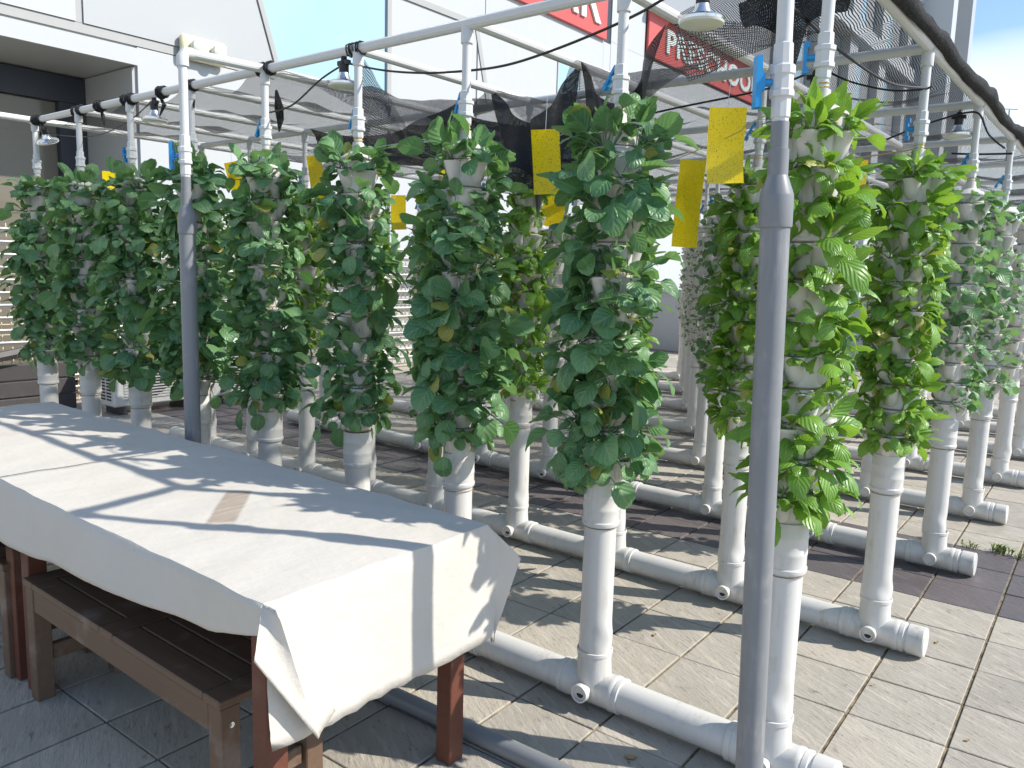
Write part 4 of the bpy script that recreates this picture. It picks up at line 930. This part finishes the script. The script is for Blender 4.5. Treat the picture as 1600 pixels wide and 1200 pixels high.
cable([on_y(u, v, 2.9) for u, v in ((1487, 240), (1530, 241), (1582, 240))], 0.006, 'short black cable before the fourth row at far right')
cable([on_y(u, v, 0.03) for u, v in ((0, 201), (30, 204), (60, 206), (100, 212), (150, 212), (200, 190), (235, 160))], 0.003, 'thin black cable at the far left of the frame')
# twine strung between the tower necks
cable([(0.0, 0.0, 2.01), (-0.3, 0.25, 1.985), (-0.45, 0.47, 1.995), (-0.95, 0.98, 2.0), (-1.26, SY, 2.0)], 0.0018, 'brown twine carrying the big yellow trap', 'twine', 'twine_line', 'twine lines between towers')
cable([(0.0, SY, 2.01), (-0.3, SY+.02, 1.99), (-0.631, SY, 2.005)], 0.003, 'twisted brown twine between the two right towers of the second row', 'twine', 'twine_line', 'twine lines between towers')
cable([(-0.631, 0.0, 2.02), (-1.2, 0.5, 2.06), (-1.83, 1.20, 2.18), (-1.9, SY+.1, 2.19)], 0.0014, 'thin grey string holding the middle yellow trap', 'wire_thin', 'twine_line', 'twine lines between towers')
cable([(-1.29, 0.0, 2.0), (-1.9, 0.02, 1.985), (-2.52, 0.0, 2.0)], 0.0014, 'thin grey string from the third tower to the fifth', 'wire_thin', 'twine_line', 'twine lines between towers')

# ------------------------------------------------------------------ yellow sticky traps
def trap(u, v, depth, w, h, label, yaw=0.0, tilt=0.0, curl=0.02, string=0.06):
    P_ = CAM+ray(u, v)*depth       # centre of the top edge
    t = thing('sticky_trap', label, 'insect trap', P_, (0, rad(tilt-4), YAW*-1.0+rad(yaw+8)), 'yellow sticky traps')
    m = MB()
    def f(a, b_):
        x = (a-.5)*w*1.13; z = -b_*h; y = curl*math.sin(b_*2.6-0.4)+0.006*math.sin(a*3); return (x, y, z)
    m.grid(f, 6, 12); me = m.mesh('card', 'trap_yellow', True, 180); o = obj('card', me, t)
    m = MB(); m.tube([(0.0, 0, -0.012), (0.002, 0, 0.01), (0.012, 0, string)], 0.0011, 5); obj('hanger', m.mesh('hanger', 'wire_thin'), t)
trap(1137, 168, 2.85, 0.128, 0.262, 'large yellow sticky trap between the bright tower and the second tower', 4, 0, 0.02, 0.09)
trap(852, 203, 3.0, 0.094, 0.232, 'yellow sticky trap hanging before the black net, lower end curled', -12, 0, 0.045, 0.12)
trap(874, 285, 4.3, 0.115, 0.24, 'yellow trap tilted below the middle one, dark smudges', 8, 14, 0.01)
trap(1083, 250, 3.9, 0.112, 0.42, 'long yellow trap behind the right side of the second tower', -8, 6, 0.03)
trap(490, 243, 5.0, 0.080, 0.20, 'narrow yellow trap right of the fifth tower top', -5, -3, 0.01)
trap(497, 295, 5.4, 0.085, 0.22, 'yellow trap partly covered by leaves at the fourth tower', 5, -6, 0.01)
trap(362, 253, 5.6, 0.10, 0.30, 'bent yellow trap among leaves right of the slim post', 20, -12, 0.03)
trap(712, 220, 4.4, 0.12, 0.20, 'yellow trap peeking out behind the third tower top', 25, 10, 0.02)
trap(175, 268, 6.6, 0.13, 0.16, 'small yellow trap above the leaves near the seventh tower', 20, 4, 0.01)
trap(1342, 250, 4.4, 0.11, 0.18, 'yellow trap between the two right bright green towers', 10, 0, 0.01)
trap(622, 305, 5.2, 0.10, 0.22, 'yellow trap sliver between the third and fourth tower', 30, 0, 0.01)

# ------------------------------------------------------------------ small things on the floor
def dry(x, y, s_, rz, label):
    m = MB()
    def f(a, b_): return ((a-.5)*2*s_, (b_-.5)*s_*1.2*math.sin(math.pi*min(max(a, .04), .96))**0.7, 0.004+0.35*s_*((a-.5)**2*1.6+(b_-.5)**2*1.5))
    m.grid(f, 5, 3); tag(obj('fallen_leaf', m.mesh('fallen_leaf', 'dry_leaf', True, 180), None, (x, y, 0.0), (0, 0, rz)), label, 'leaf', 'fallen leaves on the tiles')
dry(-0.36, -0.20, 0.020, 0.6, 'dry tan leaf on the tiles in front of the near floor pipe')
dry(0.21, 1.36, 0.012, 1.6, 'small dry leaf on the tiles right of the second pipe end')
dry(-0.72, 0.62, 0.012, 2.0, 'small dry leaf on the tiles between the first and second pipe')
dry(0.44, 0.62, 0.010, 1.0, 'small dry leaf on the open tiles at right')
dry(0.10, 0.80, 0.008, 0.3, 'tiny dry leaf crumb on the tiles before the second pipe end')
def weed(x, y, n, h, label):
    m = MB(); rr = random.Random(int(x*100+y*10))
    for k in range(n):
        a = rr.uniform(0, 6.28); L = h*rr.uniform(.5, 1.1); b0 = Vector((x+rr.uniform(-.05, .05), y+rr.uniform(-.03, .03), -0.006)); o_ = Vector((math.cos(a), math.sin(a), 0))
        s_ = Vector((-math.sin(a), math.cos(a), 0))*rr.uniform(.003, .006); p1 = b0+o_*L*.3+Vector((0, 0, L*.7)); p2 = b0+o_*L*.9+Vector((0, 0, L*.75))
        m.add([b0-s_*.5, b0+s_*.5, p1+s_, p1-s_, p2], [(0, 1, 2, 3), (3, 2, 4)])
    tag(obj('weed_tuft', m.mesh('weed_tuft', 'weed_green', False)), label, 'weed', 'weeds in the tile joints')
weed(-0.10, 2.86, 22, 0.05, 'low weed tuft in the joint behind the third pipe end')
weed(0.10, 2.87, 18, 0.045, 'thin middle weed tuft in the dark tile joint')
weed(0.26, 2.88, 40, 0.07, 'bushiest weed tuft at the right edge of the dark tiles')
weed(0.38, 2.86, 30, 0.06, 'weed tuft at the picture edge beside the dark tiles')
